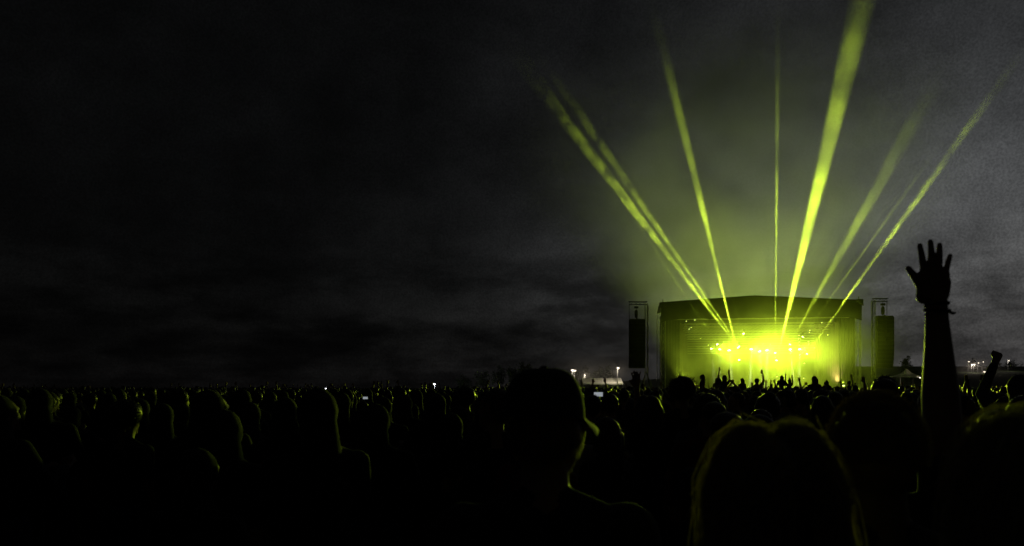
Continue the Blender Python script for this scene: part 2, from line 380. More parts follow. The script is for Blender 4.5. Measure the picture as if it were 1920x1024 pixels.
speaker_hang(1179, 1209.5, 600, 690, 109.5, 1, 1213, 568,
             'slim truss mast with top beam holding the loudspeakers left of the stage', 'tall black loudspeaker hang on the mast left of the stage')
speaker_hang(1643.5, 1675, 594, 690, 105.5, -1, 1641.5, 562,
             'slim truss mast with top beam holding the loudspeakers right of the stage', 'tall black loudspeaker hang on the mast right of the stage')

# ------------------------------------------------------------------ stage lights
SMOKE = 1.0
def aim(o, d):
    o.rotation_mode = 'QUATERNION'; o.rotation_quaternion = Vector((0, 0, -1)).rotation_difference(Vector(d).normalized())
def lamp(name, kind, loc, power, col, parent=None, size=0.15, spot=None, blend=0.5, d=None, falloff=None):
    L = bpy.data.lights.new(name, kind); L.energy = power; L.color = col; L.shadow_soft_size = size
    if kind == 'SPOT': L.spot_size = spot; L.spot_blend = blend
    if falloff:
        L.use_nodes = True; nt = L.node_tree; em = nt.nodes['Emission']
        lf = nt.nodes.new('ShaderNodeLightFalloff'); lf.inputs['Strength'].default_value = 1.0
        nt.links.new(lf.outputs[falloff], em.inputs['Strength'])
    o = bpy.data.objects.new(name, L); COL.objects.link(o); o.location = loc; o.parent = parent
    if d is not None: aim(o, d)
    return o
FIX = None
def fixture(name, p, d, label, lens, group, scale=1.0):
    """moving-head lamp: clamp, yoke, head and lens; p is the lens centre in the world, d its aim"""
    d = Vector(d).normalized()
    t = empty(name, p); tag(t, label, 'stage light', group)
    q = Vector((0, 0, -1)).rotation_difference(d)
    k = scale
    hm = MB().lathe([(0.10*k, 0.42*k), (0.17*k, 0.36*k), (0.19*k, 0.12*k), (0.16*k, 0.03*k), (0.20*k, 0.0)], 14)
    h_ = hm.build('head', M['steel'], t, True); h_.rotation_mode = 'QUATERNION'; h_.rotation_quaternion = q
    l_ = MB().lathe([(0.17*k, -0.012), (0.12*k, -0.03), (0.02*k, -0.04)], 14).build('lens', lens, h_)
    y = MB().path([(-.27*k, 0, .1*k), (-.27*k, 0, .5*k), (-.2*k, 0, .58*k), (.2*k, 0, .58*k), (.27*k, 0, .5*k), (.27*k, 0, .1*k)], [.03*k]*6, 5)
    y.build('yoke', M['steel'], t)
    MB().box(-.16*k, .16*k, -.1*k, .1*k, .58*k, .75*k).bar((0, 0, .7*k), (0, 0, .95*k), .04*k).build('clamp', M['steel'], t)
    return t
# eight washes on the mid truss, each with a visible shaft of light below it
wash = [(1334, 654, 0.5), (1349.5, 655, 0.8), (1367, 657, 1.2), (1408, 655, 1.3), (1424, 659, 1.1), (1438, 657, 0.9), (1481.5, 655, 1.0), (1499, 655, 0.9)]
names = ['first', 'second', 'third', 'fourth', 'fifth', 'sixth', 'seventh', 'eighth']
WASH_W, SHAFT_W, CROWD_W, FLOOD_W = 14000.0, 130000.0, 50000.0, 120000.0
for i, (px, py, s) in enumerate(wash):
    p = ST_M @ on_stage(px, py, 6.0)
    d = Vector(((-1)**i*0.08, -0.45, -1))
    t = fixture('wash_light', p, d, f'glaring yellow-white wash light in the stage row, {names[i]} from the left', M['lens'], 'row of glaring wash lights on the stage', 0.9+0.25*s)
    lamp('wash_lamp', 'SPOT', Vector((0, -0.25, -0.1)), WASH_W*s, GREEN, t, 0.16, R(104), 1.0, ST_M.to_3x3() @ Vector((0.24, -1, -0.10)))
    if i % 2: lamp('crowd_lamp', 'SPOT', Vector((0, -0.25, -0.1)), CROWD_W*s, GREEN, t, 0.16, R(52), 1.0, ST_M.to_3x3() @ Vector((0.17, -1, -0.05)))
    lamp('shaft_lamp', 'SPOT', Vector((0, -0.1, -0.2)), SHAFT_W*s, (0.88, 0.98, 0.45), t, 0.05, R(8), 0.9, Vector(((-1)**i*0.06, -0.12, -1)))
# added floods, unseen behind the stage, to light the smoke above its roof
for i, (xx, lab) in enumerate(((-6.5, 'left'), (1.5, 'middle'), (9.5, 'right'))):
    p = ST_M @ Vector((xx, DEPTH+3.0, 1.1)); d = Vector((-xx*0.02, 0.10, 1.0))
    t = fixture('added_flood', p, d, f'added unseen floodlight behind the stage, lighting the smoke, {lab} one of three', M['lens_small'], 'added smoke floods behind the stage', 1.2)
    MB().lathe([(.32, -1.1), (.3, -1.02), (.06, -.95), (.05, -.1)], 10).build('stand', M['steel'], t)
    lamp('flood_lamp', 'SPOT', d.normalized()*0.15, FLOOD_W, (0.60, 0.80, 0.11), t, 0.2, R(105), 1.0, d)
# uplights added at the deck's front corners to brighten the smoke there
for xx, pw, lab in ((-11.2, 6500.0, 'left'), (11.6, 2500.0, 'right')):
    p = ST_M @ Vector((xx, -0.35, 2.1)); d = ST_M.to_3x3() @ Vector((-xx*0.03, -0.45, 1.0))
    t = fixture('added_corner_flood', p, d, f'added fill flood aimed up at the {lab} front corner of the stage deck', M['lens_small'], 'added fill floods at the stage corners', 0.9)
    lamp('added_corner_lamp', 'SPOT', d.normalized()*0.15, pw, GREEN, t, 0.15, R(110), 1.0, d)
# warm uplight at the foot of the right-hand drape
p = ST_M @ Vector((10.7, 0.3, 1.85)); d = ST_M.to_3x3() @ Vector((0.10, 0.55, 1.0))
t = fixture('uplight', p, d, 'small warm uplight at the foot of the golden drape, right end of the deck', M['lens_small'], None, 0.7)
lamp('uplight_lamp', 'SPOT', d.normalized()*0.12, 2600.0, (1.0, 0.72, 0.22), t, 0.05, R(70), 0.7, d)
# small dotted lamps on drop lines
dots = [(1354, 646), (1399, 652), (1430.5, 645), (1444, 645), (1453, 666), (1481.5, 640), (1483, 645), (1498, 628.5), (1497, 635), (1498.5, 641), (1499, 647),
        (1517.5, 623), (1518.5, 619), (1516, 640), (1516.5, 645), (1509, 652), (1527, 652), (1314, 634), (1268, 653), (1283, 667), (1328, 647), (1504, 662), (1508, 681),
        (1287, 602), (1284, 607), (1292, 617), (1296, 614), (1250, 587), (1277, 594), (1303, 600), (1552, 628), (1567, 616), (1541, 605), (1507, 709), (1457, 706)]
DOTN = 0
for i, (px, py) in enumerate(dots):
    yl = 5.0 if i < 23 else 2.6
    p = ST_M @ on_stage(px, py, yl)
    side = 'left' if px < 1340 else ('centre' if px < 1470 else 'right')
    hh = 'high under the roof' if py < 625 else ('at truss height' if py < 660 else 'low over the deck')
    t = empty('pin_light', p); tag(t, f'tiny pin light {hh}, {side} part of stage', 'pin light', f'pin lights {hh} {side}')
    MB().lathe([(0.05, 0.16), (0.09, 0.12), (0.10, 0.0)], 8).bar((0, 0, .15), (0, 0, .42), .012, n=3).build('housing', M['steel'], t)
    MB().lathe([(0.055, 0.0), (0.05, -0.04), (0.015, -0.06)], 8).build('bulb', M['lens_small'], t)

# ------------------------------------------------------------------ smoke over the stage and beams in it
def volume_mat(name, dens, col, noise_scale, lo, hi, step, fall=None, aniso=0.0, contrast=(0.35, 0.65), fade=0.3):
    m = bpy.data.materials.new(name); m.use_nodes = True
    nt = m.node_tree; nt.nodes.clear()
    out = nt.nodes.new('ShaderNodeOutputMaterial'); sc_ = nt.nodes.new('ShaderNodeVolumeScatter')
    sc_.inputs['Color'].default_value = (*col, 1); sc_.inputs['Anisotropy'].default_value = aniso
    nt.links.new(sc_.outputs[0], out.inputs['Volume'])
    tc_ = nt.nodes.new('ShaderNodeTexCoord')
    n = nt.nodes.new('ShaderNodeTexNoise'); n.inputs['Scale'].default_value = noise_scale; n.inputs['Detail'].default_value = 3
    n.inputs['Roughness'].default_value = 0.55
    geo = nt.nodes.new('ShaderNodeNewGeometry')
    nt.links.new(geo.outputs['Position'], n.inputs['Vector'])
    val = MAPR(nt.nodes, nt.links, n.outputs['Fac'], contrast[0], contrast[1], lo, hi)
    if fall == 'ball':
        ln = nt.nodes.new('ShaderNodeVectorMath'); ln.operation = 'LENGTH'; nt.links.new(tc_.outputs['Object'], ln.inputs[0])
        fo = MAPR(nt.nodes, nt.links, ln.outputs['Value'], 0.12, 1.0, 1.0, 0.0)
        val = MATH(nt.nodes, nt.links, 'MULTIPLY', val, fo)
    elif fall == 'along':                       # object z runs 0..1 along a beam
        s_ = nt.nodes.new('ShaderNodeSeparateXYZ'); nt.links.new(tc_.outputs['Object'], s_.inputs[0])
        fo = MAPR(nt.nodes, nt.links, s_.outputs['Z'], fade, 1.0, 1.0, 0.0)
        fo = MATH(nt.nodes, nt.links, 'POWER', fo, 2.2)
        mp = nt.nodes.new('ShaderNodeMapping'); mp.inputs['Scale'].default_value = (60, 60, 5); nt.links.new(tc_.outputs['Object'], mp.inputs['Vector'])
        ns = nt.nodes.new('ShaderNodeTexNoise'); ns.inputs['Scale'].default_value = 1.0; ns.inputs['Detail'].default_value = 2; nt.links.new(mp.outputs[0], ns.inputs['Vector'])
        fo = MATH(nt.nodes, nt.links, 'MULTIPLY', fo, MAPR(nt.nodes, nt.links, ns.outputs['Fac'], 0.34, 0.66, 0.45, 1.5))
        fo = MATH(nt.nodes, nt.links, 'DIVIDE', fo, MATH(nt.nodes, nt.links, 'ADD', s_.outputs['Z'], 0.035))   # thinner away from the stage: density shapes how the beam's light fades
        val = MATH(nt.nodes, nt.links, 'MULTIPLY', val, fo)
    den = MATH(nt.nodes, nt.links, 'MULTIPLY', val, dens)
    nt.links.new(den, sc_.inputs['Density'])
    m.cycles.volume_step_rate = step
    m.cycles.volume_sampling = 'EQUIANGULAR'
    return m
def ball(name, c, r, m, label, rz=0):
    bm = bmesh.new(); bmesh.ops.create_icosphere(bm, subdivisions=3, radius=1.0)
    me = bpy.data.meshes.new(name); bm.to_mesh(me); bm.free(); me.materials.append(m)
    o = link(name, me, None, c, (0, 0, rz)); o.scale = r
    return tag(o, label, 'smoke', None, 'stuff')
sc0 = ST_M @ Vector((0, 0, 0))
SMOKE_D = 0.009
sm_out = volume_mat('smoke_air', SMOKE_D, (0.9, 0.9, 0.9), 0.085, 0.48, 1.5, 0.4, "ball", 0.0)
ball('smoke', ST_M @ Vector((2.5, 12, 19)), (54, 28, 50), sm_out, 'green lit smoke drifting up over the stage and crowd')
sm_in = volume_mat('smoke_stage', 0.007, (0.9, 0.9, 0.9), 0.22, 0.4, 1.5, 0.3, "ball", 0.0)
ball('smoke', ST_M @ Vector((-0.5, 3.5, 5.2)), (15.5, 9.0, 7.5), sm_in, 'thick bright smoke filling the lower half of the stage', ST_R)

sm_low = volume_mat('smoke_low', 0.021, (0.9, 0.9, 0.9), 0.20, 0.1, 1.9, 0.35, 'ball', 0.0)
ball('smoke', ST_M @ Vector((-5.5, -4.5, 4.6)), (27, 10, 14), sm_low, 'low bank of lit smoke lying before the stage deck', ST_R)

BEAMS = [  # base px, py, far px, py, half angle deg, strength, length kept, smoke density, label
    (1384, 652, 905, 20, 1.15, 1.05, 'ragged yellow-green beam slanting far to the left, lower of its pair'),
    (1386, 650, 948, 10, 0.95, 0.75, 'ragged yellow-green beam slanting to the left, upper of its pair'),
    (1386, 675, 1200, -90, 0.92, 1.9, 'slim bright beam leaning a little left of the stage centre'),
    (1453.5, 662, 1460, -120, 0.5, 2.0, 'thin upright beam from the stage centre'),
    (1456, 676, 1680, -260, 1.75, 1.9, 'widest and brightest beam, leaning to the right of centre'),
    (1481, 646, 1830, 20, 1.8, 0.32, 'faint broad beam between the brightest beam and the right-hand slanting beams'),
    (1505, 632, 1760, 275, 0.55, 1.0, 'short dim beam just above the outermost right beam'),
    (1513, 664, 2000, -20, 0.9, 1.3, 'thin beam slanting out to the far right above the speaker mast'),
    (1345, 646, 1150, 350, 0.38, 1.1, 'hair-thin faint beam left of the ragged wide beam'),
    (1394, 626, 1356, 500, 1.0, 0.12, 'short blurred beam crossing the roof front near the centre'),
]
BEAM_W = 38000.0
FWD = 0.60
for i, (ax, ay, ex, ey, half, s, lab) in enumerate(BEAMS):
    y0 = 0.9
    p0 = ST_M @ on_stage(ax, ay, y0)
    ez = (HORIZ-ey)/FPX                                  # slope of the sight line through the far end
    Y1 = (p0.z - CZ + p0.y/FWD) / (ez + 1/FWD)
    p1 = at(ex, ey, Y1)
    d = p1 - p0; L = d.length; d.normalize()
    fx = fixture('beam_light', p0, d, 'lamp at the foot of the ' + lab.replace('slanting far to the left', 'slanting far left').replace('slanting to the left', 'slanting left').replace('yellow-green ', '').replace('the outermost', 'the outer').replace(' between the brightest beam and the right-hand slanting beams', ' right of the brightest').replace(' above the speaker mast', '').replace(' a little left of the stage centre', ' slightly left'), M['beam_lens'], 'moving-head lamps of the beams', 0.8)
    # lamp sits at the tip of its own cone of smoke
    lp = lamp('beam_lamp', 'SPOT', d*0.20, BEAM_W*s, GREEN, fx, 0.09, R(half)*2.5, 1.0, d, 'Constant')
    n = 20; rr0 = 0.13; rr1 = 0.13 + L*math.tan(R(half)*1.25)
    b = MB().lathe([(rr0/L, 0.004), (rr1/L, 1.0)], n)
    me = b.mesh('light_beam')
    mt = volume_mat('beam_smoke', 0.006, (0.9, 0.9, 0.9), (0.6, 0.6, 0.3, 0.25, 0.25, 0.25, 0.4, 0.4, 0.3, 0.3)[i], (0.15, 0.15, 0.5, 0.55, 0.5, 0.5, 0.35, 0.3, 0.5, 0.5)[i], (1.8, 1.8, 1.4, 1.35, 1.4, 1.4, 1.5, 1.6, 1.4, 1.4)[i], 0.12, "along", fade=0.0)
    me.materials.append(mt)
    o = link('light_beam', me); o.location = p0 + d*0.21
    o.rotation_mode = 'QUATERNION'; o.rotation_quaternion = Vector((0, 0, 1)).rotation_difference(d); o.scale = (L, L, L)
    tag(o, lab, 'light beam', 'beams of light above the stage')
#@@PEOPLE
# ------------------------------------------------------------------ people: one continuous skin per body, grown from tapered limbs
def round_cone(a, b, ra, rb, n=12, k=4):
    """closed tapered capsule between two points"""
    a, b = Vector(a), Vector(b); d = b-a; L = d.length
    d = d.normalized() if L > 1e-6 else Vector((0, 0, 1))
    prof = []
    for i in range(k+1):
        t = -math.pi/2 + math.pi/2*i/k; prof.append((max(1e-4, ra*math.cos(t)), ra*math.sin(t)))
    for i in range(k+1):
        t = math.pi/2*i/k; prof.append((max(1e-4, rb*math.cos(t)), L + rb*math.sin(t)))
    return MB().lathe(prof, n, a, d)
class Body:
    def __init__(s): s.p = []                       # primitives: (kind, material slot, data)
    def limb(s, m, pts, rs):
        for i in range(len(pts)-1): s.p.append(('c', m, Vector(pts[i]), Vector(pts[i+1]), rs[i], rs[i+1]))
        return s
    def egg(s, m, c, r, rot=(0, 0, 0)):
        s.p.append(('e', m, Vector(c), Vector(r), Euler(rot).to_matrix())); return s
    def turn(s, k0, piv, rz=0, rx=0, ry=0):
        """turn the primitives added since k0 about a joint"""
        Q = Euler((rx, ry, rz)).to_matrix(); piv = Vector(piv)
        for i in range(k0, len(s.p)):
            q = s.p[i]
            if q[0] == 'c': s.p[i] = ('c', q[1], piv+Q@(q[2]-piv), piv+Q@(q[3]-piv), q[4], q[5])
            else: s.p[i] = ('e', q[1], piv+Q@(q[2]-piv), q[3], Q@q[4])
        return s
    def shrink(s, k):
        s.p = [(q[0], q[1], q[2]*k, q[3]*k, q[4]*k, q[5]*k) if q[0] == 'c' else (q[0], q[1], q[2]*k, q[3]*k, q[4]) for q in s.p]; return s
    def grow(s, name, mats, voxel, faces=None, smooth=4, fuzz=None):
        b = MB()
        for q in s.p:
            if q[0] == 'c': c = round_cone(q[2], q[3], q[4], q[5]); b.add(c.v, c.f)
            else:
                bm = bmesh.new(); bmesh.ops.create_icosphere(bm, subdivisions=2, radius=1.0)
                vv = [q[2] + q[4] @ Vector((v.co.x*q[3].x, v.co.y*q[3].y, v.co.z*q[3].z)) for v in bm.verts]
                b.add(vv, [tuple(v.index for v in f.verts) for f in bm.faces]); bm.free()
        me = b.mesh(name)
        o = bpy.data.objects.new(name, me); COL.objects.link(o)
        r = o.modifiers.new('r', 'REMESH'); r.mode = 'VOXEL'; r.voxel_size = voxel
        if smooth:
            sm_ = o.modifiers.new('s', 'SMOOTH'); sm_.iterations = smooth; sm_.factor = 0.5
        dg = bpy.context.evaluated_depsgraph_get()
        if faces:
            n0 = len(o.evaluated_get(dg).data.polygons)*2
            dm = o.modifiers.new('d', 'DECIMATE'); dm.ratio = min(1, faces/max(1, n0))
            dg = bpy.context.evaluated_depsgraph_get()
        out = bpy.data.meshes.new_from_object(o.evaluated_get(dg))
        bpy.data.objects.remove(o); bpy.data.meshes.remove(me)
        out.name = name
        out.materials.clear()
        for x in mats: out.materials.append(M[x])
        out.polygons.foreach_set('use_smooth', [True]*len(out.polygons))
        # colour each face after the nearest limb
        n = len(out.polygons); cen = np.empty(n*3); out.polygons.foreach_get('center', cen); cen = cen.reshape(-1, 3)
        best = np.full(n, 1e9); idx = np.zeros(n, dtype=np.int32)
        for q in s.p:
            if q[0] == 'c':
                a, bb = np.array(q[2]), np.array(q[3]); ab = bb-a; L2 = max(1e-9, ab@ab)
                t = np.clip(((cen-a)@ab)/L2, 0, 1); dd = np.linalg.norm(cen-a-t[:, None]*ab, axis=1) - (q[4]+(q[5]-q[4])*t)
            else:
                lp = (cen-np.array(q[2]))@np.array(q[4]); rr = np.array(q[3]); dd = (np.linalg.norm(lp/rr, axis=1)-1)*rr.min()
            k = dd < best; best[k] = dd[k]; idx[k] = q[1]
        out.polygons.foreach_set('material_index', idx)
        if fuzz: ruffle(out, fuzz)
        return out
def ruffle(me, fuzz):
    """loose locks standing off the hair of a figure: (count, length, droop)"""
    n, ln, droop = fuzz; rg = random.Random(len(me.polygons))
    hf = [p_ for p_ in me.polygons if p_.material_index == 3]
    if not hf: return
    ww = [p_.area for p_ in hf]; bm = bmesh.new(); bm.from_mesh(me)
    for p_ in rg.choices(hf, ww, k=n):
        c = p_.center.copy(); nrm = p_.normal.copy()
        d = (nrm*rg.uniform(.4, 1.0) + Vector((rg.gauss(0, .6), rg.gauss(0, .6), rg.gauss(0, .4)-droop)))
        L_ = ln*rg.uniform(.5, 1.3); t_ = nrm.cross(d)
        if t_.length < 1e-4: continue
        t_ = t_.normalized()*.0022; c -= nrm*.004
        v = [bm.verts.new(q_) for q_ in (c-t_, c+t_, c+d*L_*.55+t_*.8+nrm*.002, c+d*L_*.55-t_*.8+nrm*.002, c+d*L_+Vector((0, 0, -droop*L_*.4)))]
        for f_ in ((0, 1, 2, 3), (3, 2, 4)):
            f = bm.faces.new([v[k] for k in f_]); f.material_index = 3; f.smooth = True
    bm.to_mesh(me); bm.free()
SK, SH, TR_, HA, SO = 0, 1, 2, 3, 4                  # slots: skin, shirt, trousers, hair, shoes
def hand(B, wr, d, thumb, state='open', s=1.0):
    """five-fingered hand at a wrist: d along the forearm, thumb its thumb side"""
    d = Vector(d).normalized(); th = Vector(thumb); th = (th-d*th.dot(d)).normalized(); nm = d.cross(th)
    wr = Vector(wr)
    fing = [(0.030, 0.072, 0.088), (0.010, 0.080, 0.094), (-0.010, 0.077, 0.089), (-0.029, 0.068, 0.090)]
    for i, (off, ln, kn) in enumerate(fing):
        k = wr + d*kn*s + th*off*s
        B.limb(SK, [wr + th*off*0.55*s + d*0.01*s, k], [0.017*s, 0.0145*s])
        if state == 'open':
            spread = th*off*0.55
            m_ = k + (d*ln*0.52 + spread*0.5)*s + nm*0.004*s; e = k + (d*ln + spread)*s + nm*0.014*s
            B.limb(SK, [k, m_, e], [0.0105*s, 0.0095*s, 0.008*s])
        else:
            m_ = k + d*0.012*s + nm*0.034*s; e = k - d*0.026*s + nm*0.036*s; f = k - d*0.03*s + nm*0.012*s
            B.limb(SK, [k, m_, e, f], [0.0125*s, 0.0115*s, 0.0105*s, 0.009*s])
    t0 = wr + d*0.02*s + th*0.024*s
    if state == 'open':
        B.limb(SK, [t0, t0 + d*0.030*s + th*0.026*s, t0 + d*0.062*s + th*0.045*s], [0.016*s, 0.012*s, 0.009*s])
    else:
        B.limb(SK, [t0, t0 + d*0.040*s + th*0.020*s + nm*0.018*s, t0 + d*0.064*s - th*0.004*s + nm*0.040*s], [0.016*s, 0.0125*s, 0.010*s])
POSE = {   # elbow and wrist of an arm, given for the right side; x is mirrored for the left
    'down': ((.255, -.03, 1.13), (.27, .06, .88), 'fist'), 'up': ((.275, .08, 1.56), (.25, .10, 1.82), 'open'), 'high': ((.245, .05, 1.66), (.21, .07, 1.92), 'open'),
    'fist': ((.29, .08, 1.53), (.24, .10, 1.79), 'fist'), 'clap': ((.24, .15, 1.62), (.045, .16, 1.83), 'open'), 'phone': ((.22, .20, 1.26), (.075, .36, 1.50), 'fist'),
    'near_fist': ((.22, .14, 1.60), (.10, .14, 1.86), 'fist'),
    'front': ((.25, .10, 1.18), (.12, .30, 1.28), 'fist'),
}
def figure(right='down', left='down', hair='short', head=(0, 0, 0), sit=False, lean=0.0, slim=1.0, long_sleeve=False, arms=True):
    """standing figure 1.75 m tall at the origin, facing +y"""
    B = Body()
    if not sit:
        B.egg(TR_, (0, 0, .94), (.165*slim, .12, .13))
        for s in (-1, 1):
            B.limb(TR_, [(s*.085, 0, .90), (s*.098, .015, .50), (s*.10, -.015, .11)], [.086*slim, .060, .042])
            B.limb(SO, [(s*.10, -.035, .05), (s*.115, .15, .036)], [.046, .034])
    else:                                             # riding on shoulders: thighs forward, shins hanging
        B.egg(TR_, (0, 0, .94), (.165*slim, .125, .12))
        for s in (-1, 1):
            B.limb(TR_, [(s*.085, 0, .92), (s*.14, .36, .90), (s*.13, .33, .48)], [.085*slim, .062, .042])
            B.limb(SO, [(s*.13, .32, .42), (s*.13, .46, .40)], [.045, .033])
    k0 = len(B.p)
    B.egg(SH, (0, 0, 1.10), (.148*slim, .112, .17)); B.egg(SH, (0, .012, 1.28), (.175*slim, .122, .19))
    B.limb(SH, [(-.165*slim, 0, 1.405), (.165*slim, 0, 1.405)], [.062, .062]); B.limb(SH, [(-.09, -.005, 1.44), (.09, -.005, 1.44)], [.05, .05])
    for s, pose in ((1, right), (-1, left)):
        if pose is None: continue
        e, w, st = POSE[pose]
        f = lambda v: Vector((v[0]*s, v[1], v[2]))
        sh = Vector((s*.185*slim, 0, 1.41)); e, w = f(e), f(w)
        mid = sh.lerp(e, 0.55)
        B.limb(SH, [sh, mid], [.062, .052])
        if long_sleeve: B.limb(SH, [mid, e, w.lerp(e, .1)], [.05, .046, .036])
        else: B.limb(SK, [mid, e], [.045, .041])
        B.limb(SK, [e, e.lerp(w, .3), w], [.041, .042, .027])
        hand(B, w, w-e, Vector((-s, 0.15, 0)) if pose != 'down' else Vector((0, 1, 0)), st)
    B.limb(SK, [(0, -.005, 1.43), (0, .015, 1.56)], [.060, .056])
    for s in (-1, 1): B.limb(SH, [(s*.035, -.015, 1.485), (s*.135*slim, -.01, 1.43)], [.036, .048])
    kh = len(B.p)
    B.egg(SK, (0, .012, 1.645), (.075, .094, .100)); B.egg(SK, (0, .042, 1.595), (.056, .066, .076)); B.egg(SK, (0, .10, 1.54), (.024, .018, .018))
    B.limb(SK, [(0, .10, 1.655), (0, .118, 1.612)], [.010, .014]); B.egg(SK, (0, .097, 1.572), (.026, .014, .012))
    for s in (-1, 1):
        B.egg(SK, (s*.076, .005, 1.632), (.011, .022, .032)); B.egg(SK, (s*.03, .088, 1.668), (.02, .014, .010))
    if hair == 'short': B.egg(HA, (0, -.010, 1.668), (.083, .097, .090)); B.egg(HA, (0, -.045, 1.625), (.070, .062, .060))
    elif hair == 'long':
        B.egg(HA, (0, -.008, 1.662), (.086, .102, .096)); B.limb(HA, [(-.055, -.05, 1.62), (-.06, -.06, 1.40)], [.05, .035]); B.limb(HA, [(.055, -.05, 1.62), (.06, -.06, 1.40)], [.05, .035]); B.limb(HA, [(0, -.07, 1.62), (0, -.085, 1.36)], [.055, .04])
    elif hair == 'bun': B.egg(HA, (0, -.008, 1.664), (.084, .100, .093)); B.egg(HA, (0, -.09, 1.73), (.04, .04, .038))
    elif hair == 'afro': B.egg(HA, (0, -.02, 1.685), (.118, .120, .110))
    elif hair == 'hat':
        B.egg(HA, (0, 0, 1.70), (.088, .104, .075)); B.egg(HA, (0, 0, 1.675), (.14, .155, .012))
    elif hair == 'hood':
        B.egg(SH, (0, -.016, 1.655), (.092, .104, .110)); B.limb(SH, [(0, -.03, 1.60), (0, -.03, 1.46)], [.082, .10])
    elif hair == 'cap':
        B.egg(HA, (0, -.003, 1.69), (.085, .103, .075)); B.egg(HA, (0, .13, 1.672), (.07, .065, .010))
    B.turn(kh, (0, 0, 1.55), head[2], head[0], head[1])
    if lean: B.turn(k0, (0, 0, 1.0), 0, lean, 0)
    return B

# ---- the rows of the crowd: a few built figures, copied as individuals
SHIRTS = ['shirt_a', 'shirt_b', 'shirt_c', 'shirt_d', 'shirt_a', 'shirt_e']
HAIRS = ['hair', 'hair', 'hair_brown', 'hair', 'hair_brown', 'hair']
KIND = {}
def kind_mesh(key, faces=3200, voxel=0.0105, **kw):
    """mesh for a kind of figure, built once per pose and coloured per variant"""
    if key not in KIND: KIND[key] = figure(**kw).grow('person', ['skin', 'shirt_a', 'jeans', 'hair', 'shoe'], voxel, faces, 4,
        {'short': (420, .016, .1), 'long': (520, .040, .9), 'bun': (380, .018, .3), 'afro': (900, .022, 0.0)}.get(kw.get('hair')))
    return KIND[key]
SPEC = {
    'standing with short hair': dict(hair='short', right='down', left='down'),
    'standing with long loose hair': dict(hair='long', right='front', left='down', slim=.9),
    'standing with hair in a bun': dict(hair='bun', right='down', left='front', slim=.9),
    'standing with bushy round hair': dict(hair='afro', right='down', left='down'),
    'standing in a brimmed hat': dict(hair='hat', right='down', left='down'),
    'standing in a peaked cap': dict(hair='cap', right='down', left='front', head=(0, 0, -.5)),
    'in a drawn-up hood': dict(hair='hood', right='front', left='front', long_sleeve=True),
    'turning the head aside': dict(hair='short', right='front', left='front', head=(0, .08, .7)),
    'raising one open hand': dict(hair='short', right='up', left='down'),
    'raising one fist': dict(hair='cap', right='fist', left='down'),
    'in a hood punching one fist up': dict(hair='hood', right='down', left='near_fist', long_sleeve=True),
    'stretching both arms up': dict(hair='long', right='high', left='high', slim=.9),
    'clapping overhead': dict(hair='short', right='clap', left='clap'),
    'holding up a phone': dict(hair='short', right='phone', left='phone'),
    'riding on shoulders with arms low': dict(hair='long', right='front', left='down', sit=True, slim=.9),
    'riding on shoulders with one arm up': dict(hair='short', right='high', left='down', sit=True, slim=.9, lean=-.12),
    'riding on shoulders with both arms up': dict(hair='long', right='up', left='high', sit=True, slim=.88),
}
VAR = {}
def variant(key, i):
    """the same figure with another shirt and hair colour; vertex data copied once per variant"""
    k = (key, 9 if i == 9 else i % 4)
    if i == 9 and k not in VAR:                      # black clothes and darker skin stand in for shade on the left crowd
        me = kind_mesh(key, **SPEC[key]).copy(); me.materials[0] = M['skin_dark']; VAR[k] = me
    if k not in VAR:
        me = kind_mesh(key, **SPEC[key]).copy()
        i %= 4; me.materials[1] = M[SHIRTS[(i*7+len(key)) % 6]]; me.materials[3] = M[HAIRS[(i*5+len(key)) % 6]]
        VAR[k] = me
    return VAR[k]
TAKEN = []
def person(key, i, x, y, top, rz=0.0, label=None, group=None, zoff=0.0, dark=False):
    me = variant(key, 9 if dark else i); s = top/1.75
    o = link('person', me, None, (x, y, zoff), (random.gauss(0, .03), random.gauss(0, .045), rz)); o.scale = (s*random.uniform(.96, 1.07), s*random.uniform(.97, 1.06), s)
    tag(o, label, 'person', group); TAKEN.append((x, y))
    return o
def person_px(key, i, px, py_top, D, label, rz=0.0, head_top=1.75):
    """a figure whose topmost head point is seen at a photograph pixel"""
    p = at(px, py_top, D)
    return person(key, i, p.x, D, p.z/head_top*1.75, rz, label)
def rider(key, i, px, py_top, D, label, rz=0.0, scale=0.96, head_top=1.75):
    """someone on the shoulders of a carrier standing in the crowd"""
    p = at(px, py_top, D)
    o = person(key, i, p.x, D, 1.75*scale, rz, label, None, p.z - head_top*scale)
    seat = p.z - head_top*scale + 0.86*scale
    c = person('standing with short hair', i+1, p.x, D-0.05, min(1.80, (seat+0.13)/1.0), rz, 'bearer under the ' + label)
    return o

